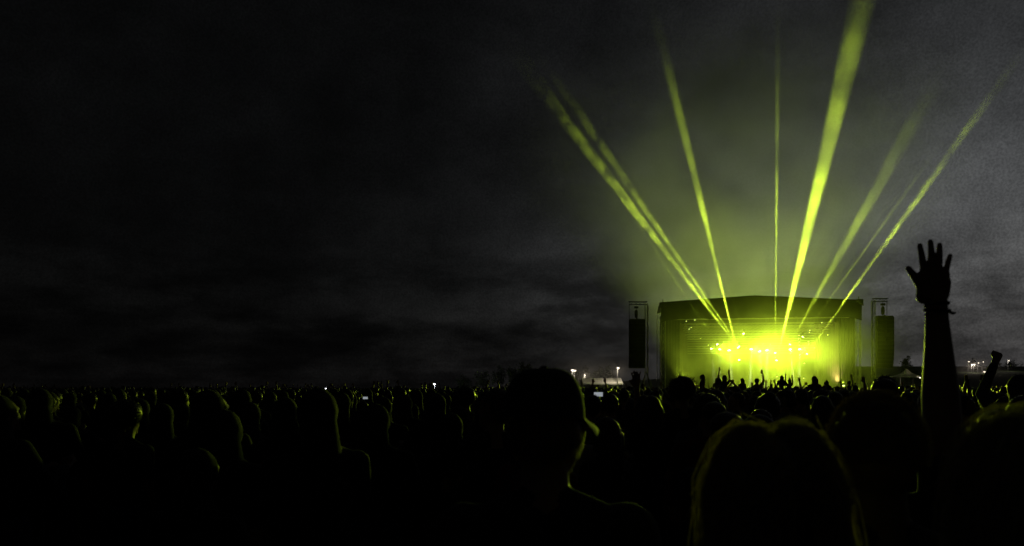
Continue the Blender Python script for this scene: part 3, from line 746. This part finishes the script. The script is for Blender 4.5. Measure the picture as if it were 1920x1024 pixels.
# ---- nearest figures, each built on its own
def hair_strands(name, parent, paths, r0, m, n=3):
    b = MB()
    for pts in paths: b.path(pts, [r0*(1.0 if k < len(pts)-2 else 0.6) for k in range(len(pts))], n)
    return b.build(name, m, parent, True)
def near(name_label, loc, rz, B, mats, voxel, faces, clothes=()):
    t = empty('person', loc, rz); tag(t, name_label, 'person')
    link('body', B.grow('body', mats, voxel, faces), t)
    for nm, CB, mt, vx in clothes: link(nm, CB.grow(nm, [mt]*5, vx, 9000, 5), t)
    TAKEN.append((loc[0], loc[1])); return t
def shirt_of(slim=1.0, right=True, left=True, grow=0.010):
    B = Body(); g = grow
    B.egg(SH, (0, 0, 1.08), (.155*slim+g, .116+g, .19)); B.egg(SH, (0, .012, 1.28), (.177*slim+g, .124+g, .19))
    B.limb(SH, [(-.165*slim, 0, 1.405), (.165*slim, 0, 1.405)], [.062+g, .062+g]); B.limb(SH, [(-.085, -.005, 1.44), (.085, -.005, 1.44)], [.05+g, .05+g])
    B.egg(SH, (0, 0, .93), (.165*slim+g, .125+g, .10))
    for s, on in ((1, right), (-1, left)):
        if on: B.limb(SH, [(s*.185*slim, 0, 1.405), (s*.232, -.018, 1.22)], [.066+g, .060+g])
    return B
# 1: man in a peaked cap, head turned to the right
D = 1.70; p = at(1022, 728, D); z0 = at(0, 690, D).z - 1.785
t = near('man in a peaked cap seen from behind, head turned right, centre of the photo', (p.x, D, z0), 0,
         figure(hair='none', head=(0.02, 0, R(-30))), ['skin', 'shirt_a', 'jeans', 'hair', 'shoe'], .0065, 26000,
         [('shirt', shirt_of(), 'shirt_a', .009)])
HQ = Euler((0.02, 0, R(-30))).to_matrix(); HP = Vector((0, 0, 1.55))
def cap_pt(v): return HP + HQ @ (Vector(v) - HP)
b = MB(); n = 40; rows = 10; v = []
for j in range(rows+1):
    a = math.pi/2*j/rows
    for i in range(n):
        w = 6.2832*i/n; rx, ry = .089, .109
        pk = 1 + 0.008*math.cos(6*w)*math.sin(a*2)
        z = 1.672 + .113*math.sin(a)**0.9 - (0.010*math.cos(w-math.pi/2) if j == 0 else 0)
        v.append(cap_pt((rx*math.cos(w)*math.cos(a)**.62*pk, -.002+ry*math.sin(w)*math.cos(a)**.62*pk, z)))
b.add(v, [(j*n+i, j*n+(i+1) % n, (j+1)*n+(i+1) % n, (j+1)*n+i) for j in range(rows) for i in range(n)])
capo = b.build('cap', M['cap'], t, True)
b = MB(); v = []
for lay in (0, 1):
    for j in range(7):
        for i in range(17):
            w = R(18) + R(144)*i/16; e = j/6
            x = (.086 + .010*e)*math.cos(w)*(1+.10*e); y = .100*math.sin(w) + .078*e*math.sin(w)**.8
            v.append(cap_pt((x, y, 1.676 - .022*e - 1.7*x*x*(0.4+e) - .004*lay)))
q = lambda l, j, i: l*119 + j*17 + i
f = [(q(0, j, i), q(0, j, i+1), q(0, j+1, i+1), q(0, j+1, i)) for j in range(6) for i in range(16)] + [(q(1, j, i), q(1, j+1, i), q(1, j+1, i+1), q(1, j, i+1)) for j in range(6) for i in range(16)]
f += [(q(0, 6, i), q(0, 6, i+1), q(1, 6, i+1), q(1, 6, i)) for i in range(16)]
b.add(v, f).build('brim', M['brim'], capo, True)
MB().lathe([(.010, 0), (.009, .004), (.003, .007)], 10, cap_pt((0, -.002, 1.783))).build('button', M['cap'], capo, True)
paths = []
for k in range(1500):                                  # cropped hair below the cap
    w = random.uniform(R(150), R(390)); z = random.uniform(1.585, 1.675)
    r = math.sqrt(max(.05, 1-((z-1.645)/.1)**2))
    d = Vector((math.cos(w), math.sin(w), -.5+random.uniform(-.4, .2)))
    a = Vector((.074*r*math.cos(w), .012+.093*r*math.sin(w), z))
    paths.append([cap_pt(a), cap_pt(a + d*.006), cap_pt(a + d*.010 + Vector((0, 0, -.006)))])
hair_strands('hair', t, paths, .0006, M['hair_crop'])
# 2: close-cropped head, right of the middle
D = 1.40; p = at(1648, 728, D); z0 = at(0, 729, D).z
t = near('close-cropped round head in front of the raised arm, dark shirt', (p.x, D, z0-1.762), 0,
         figure(hair='none', head=(-.06, 0, .06)).shrink(1.0), ['skin_dark', 'shirt_a', 'jeans', 'hair', 'shoe'], .0065, 26000, [('shirt', shirt_of(1.05), 'shirt_a', .009)])
paths = []
for k in range(7000):
    w = random.uniform(0, 6.2832); u = random.uniform(-.25, 1); r = math.sqrt(1-u*u)
    if math.sin(w)*r > .55 and u < .55: continue
    nrm = Vector((r*math.cos(w), r*math.sin(w), u))
    a = Vector((nrm.x*.077, .006+nrm.y*.097, 1.648+nrm.z*.102))
    j = Vector((random.gauss(0, .25), random.gauss(0, .25), random.gauss(0, .25)))
    paths.append([a - nrm*.003, a + (nrm+j)*.010])
Q2 = Euler((-.06, 0, .06)).to_matrix(); paths = [[HP + Q2@(x-HP) for x in pp] for pp in paths]
hair_strands('hair', t, paths, .0007, M['hair_crop'])
# 3, 5: long-haired heads close to the lens
def long_hair(n, part_lift, width, drop, wave, seed, rough=.006):
    rg = random.Random(seed); out = []
    for k in range(n):
        s = rg.choice((-1, 1)); yy = rg.uniform(-1, .75)
        back = rg.random() < .45
        pts = []
        lift = part_lift*rg.uniform(.75, 1.1); wd = width*rg.uniform(.90, 1.06)
        rz_ = math.sqrt(max(.02, 1-yy*yy)); ph = rg.uniform(0, 6.28); tend = rg.uniform(.85, 1.0)
        t0 = abs(rg.gauss(0.0, .12)) if rg.random() < .6 else rg.uniform(0, 1.2)
        swing = rg.uniform(.1, 1) if back else rg.uniform(-.15, .15)
        for i in range(11):
            t_ = min(t0 + (1.62-t0)*i/5, 1.62)
            bulge = lift*math.sin(min(t_*3.6, 3.14))*rz_
            x = s*(wd*rz_*math.sin(t_) + bulge*.45 + .004); z = 1.645 + (.106*rz_)*math.cos(t_) + bulge
            y = .004 + .106*yy*(1 - .12*math.sin(t_))
            if back: y -= .03*swing*math.sin(t_)
            if i > 5:
                q_ = (i-5)/5; z -= drop*q_*tend; x *= 1 + .42*q_*(1-q_*.4); y -= .05*q_
            x += wave*math.sin(ph+i*1.4)*min(1, i/4) + rg.gauss(0, rough)*.35; y += wave*math.cos(ph+i*1.2)*min(1, i/4); z += rg.gauss(0, rough)*.3
            pts.append(Vector((x, y, z)))
        out.append(pts)
    return out
def halo(paths, n, seed, spread, crown=0):
    """loose strands riding a little outside the mass of hair"""
    rg = random.Random(seed); out = []; c = Vector((0, .004, 1.60))
    for k in range(n):
        src = paths[rg.randrange(len(paths))]; a = rg.randrange(0, 5) if k >= crown else 0; e = min(len(src), a + rg.randrange(4, 7)); g = abs(rg.gauss(0, spread))
        j = Vector((0, 0, 0)); pts = []
        for q_ in src[a:e]:
            j = j + Vector((rg.gauss(0, .0028), rg.gauss(0, .0028), rg.gauss(0, .0022)))
            pts.append(q_ + (q_-c).normalized()*g + j)
        out.append(pts)
    return out
D = 1.18; p = at(1447, 728, D); z0 = at(0, 797, D).z
t = near('person with parted bushy hair whose crown catches the light, bottom right of centre', (p.x, D, z0-1.775), 0.08,
         figure(hair='short', slim=.9), ['skin', 'shirt_a', 'jeans', 'hair_brown', 'shoe'], .0065, 24000, [('shirt', shirt_of(.9), 'shirt_c', .009)])
LH = long_hair(3600, .020, .088, .30, .006, 3)
hair_strands('hair', t, LH, .0010, M['hair_light'])
hair_strands('stray_hair', t, halo(LH, 5200, 4, .0085, 3200), .0006, M['hair_light'])
D = .92; p = at(1958, 728, D); z0 = at(0, 762, D).z
t = near('person with long fair hair cut off by the right edge of the photo', (p.x, D, z0-1.77), .2,
         figure(hair='short', slim=.9), ['skin', 'shirt_b', 'jeans', 'hair_blond', 'shoe'], .0065, 24000, [('shirt', shirt_of(.9), 'shirt_b', .009)])
LH = long_hair(2800, .010, .092, .34, .010, 5, .008)
hair_strands('hair', t, LH, .0011, M['hair_fair'])
hair_strands('stray_hair', t, halo(LH, 2600, 6, .008, 1200), .0006, M['hair_fair'])
# 4: the raised arm with spread fingers
D = 2.05; bx_ = at(1640, 728, D).x; lift = 0.0
B = figure(hair='short', right=None, left='down', slim=1.0).shrink(.93)
loc = Vector((bx_, D, lift))
def ap(px, py, dy=0.0): return at(px, py, D+dy) - loc
B.limb(SK, [ap(1783, 985, .0), ap(1772, 880, -.03), ap(1767, 800, -.05)], [.066, .056, .048])
B.limb(SK, [ap(1767, 800, -.05), ap(1763, 735, -.04), ap(1760, 660, -.02), ap(1757, 600, 0), ap(1756, 560, .0)], [.049, .046, .036, .0295, .0265])
B.limb(SK, [ap(1650, 965, 0), ap(1783, 985, .0)], [.06, .07])
for (rx_, ry_, mx_, my_, tx_, ty_, r_) in ((1732, 500, 1728, 476, 1724.5, 460, 1), (1746, 498, 1746, 470, 1744.5, 453, 1), (1760.5, 500, 1761.5, 475, 1761.6, 459, 1), (1773, 506, 1778, 490, 1781.5, 479, .9)):
    B.limb(SK, [ap(1745 + (rx_-1753)*.55, 556), ap(1750+(rx_-1752)*.85, 525), ap(rx_, ry_+9)], [.022, .018, .0120])
    B.limb(SK, [ap(rx_, ry_+6), ap(mx_, my_, .006), ap(tx_, ty_, .016)], [.0094*r_, .0088*r_, .0076*r_])
B.limb(SK, [ap(1741, 552), ap(1731, 537), ap(1716, 520, .006), ap(1703, 503, .01)], [.022, .018, .0112, .0082])
B.limb(SK, [ap(1764, 552), ap(1768, 530)], [.022, .021]); B.egg(SK, ap(1753, 527), (.034, .013, .036))
SB = shirt_of(1.0, False, True).shrink(.93); SB.limb(SH, [ap(1650, 970, 0), ap(1783, 985, .0), ap(1773, 868, -.03)], [.075, .080, .070])
t = near('bare arm raised high with spread fingers and wristbands, its owner behind the cropped head', loc, 0, B,
         ['skin', 'shirt_b', 'jeans', 'hair', 'shoe'], .0038, 80000, [('shirt', SB, 'shirt_a', .009)])
w0 = ap(1757, 582); wd = (ap(1756, 560)-ap(1757, 600)).normalized()
def ring(b, c, ax, r, tube, n=22, m=6, tilt=0.0):
    q_ = Vector((0, 0, 1)).rotation_difference(ax) @ Euler((tilt, tilt*.6, 0)).to_quaternion(); vv = []; ff = []
    for i in range(n):
        for j in range(m):
            a, e = 6.2832*i/n, 6.2832*j/m
            vv.append(c + q_ @ Vector(((r+tube*math.cos(e))*math.cos(a), (r+tube*math.cos(e))*math.sin(a), tube*1.3*math.sin(e))))
    for i in range(n):
        for j in range(m): ff.append((i*m+j, ((i+1) % n)*m+j, ((i+1) % n)*m+(j+1) % m, i*m+(j+1) % m))
    return b.add(vv, ff)
ring(MB(), w0, wd, .0305, .0040, tilt=.10).build('wristband', M['band'], t, True)
ring(MB(), w0 + wd*.016, wd, .0292, .0034, tilt=-.08).build('wristband', M['band'], t, True)
MB().path([w0 + Vector((.030, -.006, -.004)), w0 + Vector((.038, -.008, -.009)), w0 + Vector((.046, -.008, -.008))], [.004, .0045, .003], 6).build('wristband_knot', M['band'], t, True)
MB().path([w0 + Vector((-.030, -.006, -.010)), w0 + Vector((-.037, -.006, -.014))], [.004, .003], 6).build('wristband_knot', M['band'], t, True)

# ---- figures one can pick out in the crowd
person_px('in a hood punching one fist up', 1, 1922, 704, 6.8, 'raised fist and hooded head against the far right horizon, well behind the raised arm', R(4))
person_px('raising one open hand', 3, 1130, 738, 7.2, 'arm thrust up in front of the left speaker hang', R(-8))
person_px('standing with bushy round hair', 0, 1292, 714, 6.8, 'tall dark bushy head standing above the crowd left of the stage centre')
person_px('standing with bushy round hair', 1, 1655, 712, 8.2, 'bushy head against the foot of the right speaker tower')
person_px('standing with bushy round hair', 2, 1683, 716, 7.4, 'curly head just beside the raised arm, right of the bushy head')
person_px('standing with long loose hair', 1, 1214, 742, 6.6, 'long-haired head edged with green light below the left speaker hang')
person_px('standing in a peaked cap', 2, 1366, 776, 3.6, 'capped head low in the crowd left of the parted bushy hair', R(-10))
person_px('turning the head aside', 0, 915, 729, 4.2, 'dark head just left of the man in the peaked cap', R(12))
person_px('standing with short hair', 2, 1440, 768, 4.6, 'short-haired head right behind the crown of parted hair', 0)
for i, (px, py, D, lab) in enumerate([(1122, 748, 9.0, 'holding a glowing phone beside the cap brim'), (685, 752, 9.5, 'holding a glowing phone, dark left half of the photo'), (806, 752, 15, 'holding a small glowing phone, right of the dark left half')]):
    q_ = person_px('holding up a phone', i, px+2, py, D, 'spectator ' + lab)
    s = q_.scale.z; c = q_.location + Vector((0, .42, 1.60))*s
    t = empty('phone', c); tag(t, ['lit phone screen held up beside the cap brim', 'brightest phone screen in the dark left half', 'small lit phone screen between the dark heads left of the cap'][i], 'phone', 'phones held up in the crowd')
    t.location.z = at(px, [740, 747, 748][i], D).z; t.location.x = at(px, 0, t.location.y).x
    t.scale = ((.8, .45, .5)[i],)*3; MB().box(-.075, .075, -.004, .004, -.038, .038).build('shell', M['phone'], t); MB().box(-.069, .069, -.0065, -.0045, -.034, .034).build('screen', M['screen'], t)
RID = [('riding on shoulders with arms low', 1318, 702, 33, 'thin figure turned sideways on shoulders, left of the bright stage', 1.2),
       ('riding on shoulders with both arms up', 1356, 703, 30, 'figure on shoulders with lifted arms, left of the stage centre', .1),
       ('riding on shoulders with arms low', 1348, 708, 38, 'smaller rider close beside the lifted arms', -.4),
       ('riding on shoulders with arms low', 1393, 709, 36, 'rider on shoulders below the brightest lamps', .3),
       ('riding on shoulders with one arm up', 1420, 709, 27, 'leaning rider punching one arm up at stage centre', -.2),
       ('riding on shoulders with arms low', 1464, 704, 40, 'rider on shoulders just right of stage centre', 0),
       ('riding on shoulders with both arms up', 1480, 711, 42, 'small rider with arms up right of stage centre', .2),
       ('riding on shoulders with arms low', 1530, 705, 24, 'broad dark rider high above the crowd, right half of the stage', .1),
       ('riding on shoulders with arms low', 1551, 713, 36, 'round-headed rider left of the golden drape', -.2),
       ('riding on shoulders with one arm up', 1590, 714, 34, 'rider with one arm up beside the golden drape', .3),
       ('riding on shoulders with arms low', 1205, 719, 40, 'lone rider at the foot of the left speaker hang', .2)]
for i, (k, px, py, D, lab, rz) in enumerate(RID): rider(k, i, px, py, D, lab, rz)
ARMS = [('raising one open hand', 1611, 722, 22, 'arm held straight up right of the golden drape'), ('stretching both arms up', 1129, 727, 26, 'person stretching both arms up before the white marquee'),
        ('stretching both arms up', 1494, 724, 30, 'both arms up below the right wash lights'), ('raising one open hand', 1566, 724, 28, 'open hand raised before the golden drape'),
        ('clapping overhead', 1382, 724, 25, 'hands clapping overhead left of the stage centre'), ('stretching both arms up', 1450, 726, 33, 'both arms thrown up at stage centre'),
        ('raising one fist', 1252, 726, 24, 'raised fist at the left corner of the stage'), ('raising one open hand', 1232, 727, 30, 'open hand between the left speaker hang and the stage'),
        ('stretching both arms up', 1826, 728, 18, 'arms up under the far lights right of the raised arm'), ('raising one open hand', 1806, 730, 16, 'open hand right beside the raised arm'),
        ('raising one fist', 1908, 728, 17, 'raised fist at the right edge of the photo'), ('raising one open hand', 1630, 727, 40, 'small raised hand between the stage and the right speaker tower'),
        ('clapping overhead', 1512, 725, 38, 'small hands clapping overhead right of stage centre')]
for i, (k, px, py, D, lab) in enumerate(ARMS): person_px(k, i, px, py, D, lab, random.uniform(-.3, .3))

# ---- rows of standing people, nearest ones as individuals, the far mass as one
def clear(x, y, r):
    return all((x-a)**2 + (y-b_)**2 > r*r for a, b_ in TAKEN)
KEYS = ['standing with short hair', 'standing with long loose hair', 'standing with hair in a bun', 'standing with short hair', 'turning the head aside', 'standing with long loose hair', 'standing in a peaked cap', 'standing with bushy round hair', 'standing in a brimmed hat']
def zone(x, y):
    px = 960 + x/y*FPX
    if px < 420: return 'at far left'
    if px < 800: return 'left of centre'
    if px < 1000: return 'near the cap'
    if px < 1180: return 'below the marquee'
    if px < 1330: return 'before stage left half'
    if px < 1480: return 'before stage centre'
    if px < 1640: return 'before stage right half'
    return 'around the raised arm'
def depth(y): return 'front rows' if y < 6 else ('middle rows' if y < 12 else 'back rows')
SHIRT_WORD = dict(shirt_a='black', shirt_b='grey', shirt_c='navy', shirt_d='maroon', shirt_e='pale')
def px0(x, y): return 960 + x/y*FPX
cnt = 0; far = []
y = 2.7
while y < 104:
    step = 0.72 if y < 18 else (0.8 if y < 40 else 1.3)
    half = 0.72*y + 2.0
    x = -half + random.uniform(0, .6)
    while x < half:
        xx, yy = x + random.uniform(-.2, .2), y + random.uniform(-.25, .25)
        x += step*random.uniform(.85, 1.35)
        if yy < 3.2 and abs(xx-1.0) < 1.3 or px0(xx, yy) < 330 and yy < 4.2: continue
        if not clear(xx, yy, .40): continue
        top = min(1.742, random.gauss(1.66, .06)) if yy < 30 else min(1.86, random.gauss(1.70, .07))
        px = 960 + xx/yy*FPX
        if yy < 4.5 and 1090 < px < 1600: top = min(top, CZ - .12*yy/4 - .04)
        if -60 < px < 1980 and yy < 15.2 and cnt < 236:
            k = KEYS[random.randrange(len(KEYS))]
            if random.random() < .03 and yy > 8 and px > 1000: k = random.choice(['raising one open hand', 'raising one fist', 'clapping overhead'])
            dk = px < 880  # left crowd gets dark, mostly hooded figures to imitate the shade there
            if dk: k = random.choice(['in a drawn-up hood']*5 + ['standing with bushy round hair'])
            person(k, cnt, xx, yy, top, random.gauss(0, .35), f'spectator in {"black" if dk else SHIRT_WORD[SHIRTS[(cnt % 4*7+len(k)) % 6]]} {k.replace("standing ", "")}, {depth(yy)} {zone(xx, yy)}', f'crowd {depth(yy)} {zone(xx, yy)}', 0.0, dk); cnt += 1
        else: far.append((xx, yy, top))
    y += step*1.05
# the far mass: joined low figures
LOW = []
for k in ('standing with short hair', 'standing with long loose hair', 'standing with bushy round hair', 'raising one open hand', 'stretching both arms up', 'clapping overhead'):
    src = kind_mesh(k, **SPEC[k])
    o = bpy.data.objects.new('tmp', src); COL.objects.link(o); dm = o.modifiers.new('d', 'DECIMATE'); dm.ratio = 260/max(1, len(src.polygons))
    me = bpy.data.meshes.new_from_object(o.evaluated_get(bpy.context.evaluated_depsgraph_get())); bpy.data.objects.remove(o)
    nv = len(me.vertices); co = np.empty(nv*3); me.vertices.foreach_get('co', co)
    me.calc_loop_triangles(); nt_ = len(me.loop_triangles); tri = np.empty(nt_*3, dtype=np.int64); me.loop_triangles.foreach_get('vertices', tri)
    mi = np.empty(nt_, dtype=np.int32); me.loop_triangles.foreach_get('material_index', mi)
    LOW.append((co.reshape(-1, 3), tri.reshape(-1, 3), mi)); bpy.data.meshes.remove(me)
V, F, MI = [], [], []; base = 0
for (x, y, top) in far:
    r = random.random()
    k = 0 if r < .45 else (1 if r < .8 else (2 if r < .93 else random.choice((3, 4, 5)) if y > 25 else 0))
    co, tri, mi = LOW[k]; a = random.gauss(0, .4); s = top/1.75; c_, s_ = math.cos(a)*s, math.sin(a)*s
    V.append(np.stack([co[:, 0]*c_-co[:, 1]*s_+x, co[:, 0]*s_+co[:, 1]*c_+y, co[:, 2]*s], 1)); F.append(tri+base); base += len(co)
    sh = random.choice((1, 1, 5, 6, 7)); MI.append(np.where(mi == 1, sh, mi))
V = np.concatenate(V); F = np.concatenate(F); MI = np.concatenate(MI).astype(np.int32)
me = bpy.data.meshes.new('crowd'); me.vertices.add(len(V)); me.vertices.foreach_set('co', V.ravel())
me.loops.add(len(F)*3); me.loops.foreach_set('vertex_index', F.ravel().astype(np.int32)); me.polygons.add(len(F))
me.polygons.foreach_set('loop_start', np.arange(0, len(F)*3, 3, dtype=np.int32)); me.polygons.foreach_set('loop_total', np.full(len(F), 3, dtype=np.int32))
me.polygons.foreach_set('material_index', MI)
for x in ('skin', 'shirt_a', 'jeans', 'hair', 'shoe', 'shirt_b', 'shirt_c', 'shirt_e'): me.materials.append(M[x])
me.polygons.foreach_set('use_smooth', [True]*len(F)); me.update(calc_edges=True); me.validate()
tag(link('crowd', me), 'dark mass of spectators filling the field up to the stage', 'crowd', None, 'stuff')
print('people', cnt, 'far', len(far), 'tris', len(F))

# ------------------------------------------------------------------ beyond the crowd: marquees, lamps, trees
def marquee(px0, px1, D, eave_py, ridge_py, label, depth_=6):
    a, c = at(px0, eave_py, D), at(px1, ridge_py, D); w = c.x-a.x
    t = empty('marquee', ((a.x+c.x)/2, D, 0)); tag(t, label, 'tent', 'white tents beyond the crowd')
    ze, zr = a.z, c.z; b = MB(); n = 24; v = []
    for i in range(n+1):
        x = -w/2+w*i/n; sg = .10*abs(math.sin(i*math.pi/6))
        v += [(x, -.15, ze-.35+sg), (x, -.1, ze), (x, depth_/2, zr-sg), (x, depth_+.1, ze), (x, depth_+.15, ze-.35+sg)]
    b.add(v, [(5*i+j, 5*i+5+j, 5*i+6+j, 5*i+1+j) for i in range(n) for j in range(4)]); b.build('canopy', M['tent'], t)
    MB().box(-w/2+.05, w/2-.05, depth_-.05, depth_, .05, ze-.05).build('back_sheet', M['tent'], t)
    for k in range(5):
        MB().bar((-w/2+w*k/4, 0, 0), (-w/2+w*k/4, 0, ze), .05).build('pole', M['pole'], t)
    return t
def lamp_post(px, py, D, label, watts, col=(1, .85, .62), size=.28, foot=0.0, bulb='flood'):
    p = at(px, py, D); t = empty('lamp_post', (p.x, D, foot)); tag(t, label, 'lamp', 'lamps beyond the crowd'); hgt = p.z-foot
    MB().bar((0, 0, 0), (0, 0, hgt+.1), .07, .045, 6).bar((0, 0, hgt+.1), (0, -.5, hgt+.22), .04, .035).build('pole', M['pole'], t)
    MB().box(-.3, .3, -.78, -.42, hgt+.12, hgt+.32).build('housing', M['steel'], t)
    MB().lathe([(size*.5, hgt+.11), (size, hgt+.0), (size*.8, hgt-.16), (size*.25, hgt-.24)], 10, (0, -.6, 0)).build('lamp_bowl', M[bulb], t)
    if watts: lamp('lamp_light', 'POINT', Vector((0, -.95, hgt-.5)), watts, col, t, .15)
    return t
marquee(1093, 1168, 150, 718, 708, 'long white marquee lit by a lamp, left of the speaker hang')
marquee(1008, 1080, 175, 724, 717, 'smaller pale marquee hidden behind the cap, left of the long white one')
marquee(944, 962, 160, 726, 721, 'small pale stall roof just left of the cap')
lamp_post(1158, 690, 149, 'round white lamp on a pole at the end of the long marquee', 450)
lamp_post(1073, 694, 172, 'flaring pair of lamps above the marquee beside the cap', 450, size=.4)
lamp_post(1077, 695, 172.5, 'second flare of the pair of lamps beside the cap', 0, size=.4)
lamp_post(1096, 703, 168, 'dim lamp between the trees and the marquee', 500, size=.12)
lamp_post(815, 720, 200, 'cold lamp on the dark left horizon, the brighter one', 600, (.9, .95, 1), .34, 0, 'flood_dim')
lamp_post(612, 728.5, 210, 'cold dim lamp farther left on the dark horizon', 300, (.9, .95, 1), .30, -.6, 'flood_dim')
for px, py, s in ((1815, 678, .30), (1821.5, 683.5, .43), (1826, 683, .28), (1833, 680.5, .24), (1842, 678.5, .18), (1840.5, 699.5, .28), (1844, 697, .43)):
    lamp_post(px, py, 300, {1815: 'topmost of the far lamps on the rise right of the raised arm', 1821.5: 'brightest low lamp of the upper far cluster', 1826: 'far lamp right beside the brightest of the upper cluster', 1833: 'far lamp in the middle of the upper cluster', 1842: 'rightmost of the upper far lamps', 1840.5: 'left one of the lower pair of far lamps', 1844: 'right one of the lower pair of far lamps'}[px], 600 if s > .42 else 0, (1, .85, .68), s, 5.0)
lamp_post(1890, 676, 310, 'faint lone lamp among the trees at far right', 300, (1, .9, .75), .12, 5)
# peaked tent right of the right speaker hang
t = empty('peaked_tent', (at(1700, 0, 150).x, 150, 0)); tag(t, 'small peaked white tent with a mast between the right speaker hang and the raised arm', 'tent', 'white tents beyond the crowd')
za, zb = at(0, 692, 150).z, at(0, 707, 150).z; b = MB(); n = 24; v = []; prof = [(0.04, 0), (.10, .18), (.25, .5), (.55, .78), (1.0, 1.0)]
for r, q_ in prof:
    for i in range(n):
        a = 6.2832*i/n; sq = 1/max(abs(math.cos(a)), abs(math.sin(a))); v.append((r*2.9*math.cos(a)*min(sq, 1.35), r*2.9*math.sin(a)*min(sq, 1.35), za-(za-zb)*q_))
b.add(v, [(j*n+i, j*n+(i+1) % n, (j+1)*n+(i+1) % n, (j+1)*n+i) for j in range(4) for i in range(n)]).build('canopy', M['tent'], t, True)
for sx_ in (-1, 1):
    for sy_ in (-1, 1): MB().bar((sx_*2.75, sy_*2.75, 0), (sx_*2.75, sy_*2.75, zb), .05).build('pole', M['pole'], t)
lamp('tent_lamp', 'POINT', Vector((0.5, -4.2, zb-.4)), 120, WARM, t, .1)
MB().lathe([(.06, .1), (.12, 0), (.06, -.1)], 8, (0.5, -4.0, zb-.2)).bar((0.5, -4.0, zb-.1), (.5, -2.8, zb), .02).build('lantern', M['flood'], t)
# trees
def tree(px, top_py, D, w_px, label, seed, foot=0.0):
    rg = np.random.default_rng(seed); p = at(px, top_py, D); H = p.z-foot; Rw = w_px*D/FPX/2
    t = empty('tree', (p.x, D, foot)); tag(t, label, 'tree', 'trees on the horizon')
    b = MB(); b.path([(0, 0, -.2), (.1, .05, H*.25), (-.05, 0, H*.55), (.05, 0, H*.8)], [.28, .22, .14, .05], 7)
    for k in range(7):
        a = k*2.4; z = H*(.28+.07*k); b.path([(0, 0, z), (Rw*.35*math.cos(a), Rw*.35*math.sin(a), z+H*.09), (Rw*.62*math.cos(a), Rw*.62*math.sin(a), z+H*.14)], [.10, .06, .02], 5)
    b.build('trunk', M['bark'], t)
    nc = 26; cen = []
    while len(cen) < nc:
        q_ = rg.uniform(-1, 1, 3)
        if np.linalg.norm(q_) < 1: cen.append(q_*np.array([Rw*.8, Rw*.8, H*.33])+np.array([0, 0, H*.62]))
    v = []; f = []
    for k in range(1500):
        c = cen[rg.integers(nc)] + rg.normal(0, .13, 3)*np.array([Rw, Rw, H*.5]); u = rg.normal(0, 1, 3); u /= np.linalg.norm(u); w = np.cross(u, rg.normal(0, 1, 3)); w /= np.linalg.norm(w)
        s = rg.uniform(.10, .24)*min(1.6, max(.8, H/8)); c[2] = min(c[2], H)
        i0 = len(v); v += [tuple(c-u*s), tuple(c+w*s*.55), tuple(c+u*s), tuple(c-w*s*.55)]; f.append((i0, i0+1, i0+2, i0+3))
    MB().add(v, f).build('crown', M['leaf'], t)
TREES = [(1083, 690, 185, 22, 'dark tree behind the flaring lamps beside the cap'), (1102, 686, 190, 26, 'rounded dark tree above the left part of the marquee'), (1122, 687, 188, 26, 'broad dark tree above the middle of the marquee'), (1141, 684, 186, 26, 'tallest dark tree above the right end of the marquee'),
         (985, 676, 200, 30, 'tall dark tree leaning over the left side of the cap'), (962, 684, 205, 34, 'spreading dark tree left of the cap'), (935, 686, 210, 36, 'low spreading tree third from the cap'), (905, 692, 215, 40, 'faint wide tree on the dark horizon'), (870, 700, 220, 38, 'lowest faint tree right of the cold lamp'), (1045, 689, 195, 30, 'dark tree behind the crown of the cap'),
         (1822, 672, 330, 18, 'small tree above the far lamp cluster'), (1900, 672, 330, 34, 'dark tree by the right edge of the photo'), (1868, 678, 330, 24, 'low tree behind the raised fist'), (1700, 668, 240, 26, 'dark pointed tree between the speaker hang and the raised arm'), (1716, 690, 240, 34, 'low dark bush-like tree beside the raised arm')]
for i, (px, py, D, w, lab) in enumerate(TREES): tree(px, py, D, w, lab, 50+i, 5.0 if D > 300 else 0.0)

# mist hanging round the far lamps
mist = volume_mat('mist_air', 0.016, (0.95, 0.93, 0.9), 0.25, 0.2, 1.6, 0.4, 'ball', 0.0)
ball('mist', at(1832, 692, 296), (17, 12, 7.5), mist, 'pale mist round the far lamps right of the raised arm')
ball('mist', at(1118, 702, 158), (13, 14, 6), mist, 'pale mist round the lamps by the long white marquee')

# look-alikes are told apart by their order from the left
ORD = ['first', 'second', 'third', 'fourth', 'fifth', 'sixth', 'seventh', 'eighth', 'ninth', 'tenth', 'eleventh', 'twelfth', 'thirteenth', 'fourteenth', 'fifteenth', 'sixteenth', 'seventeenth', 'eighteenth', 'nineteenth', 'twentieth', 'twenty-first', 'twenty-second', 'twenty-third', 'twenty-fourth', 'twenty-fifth', 'twenty-sixth', 'twenty-seventh', 'twenty-eighth', 'twenty-ninth', 'thirtieth']
same = {}
for o in SC.objects:
    if o.parent is None and o.get('label') and o.get('category') in ('person', 'pin light'): same.setdefault(o['label'], []).append(o)
for lab, os_ in same.items():
    if len(os_) < 2: continue
    for k, o in enumerate(sorted(os_, key=lambda q_: q_.location.x/max(.1, q_.location.y))):
        if k < len(ORD):
            lb = f'{lab}, {ORD[k]} from left'
            o['label'] = lb if len(lb.split()) <= 16 else lb.replace(' rows ', ' ')
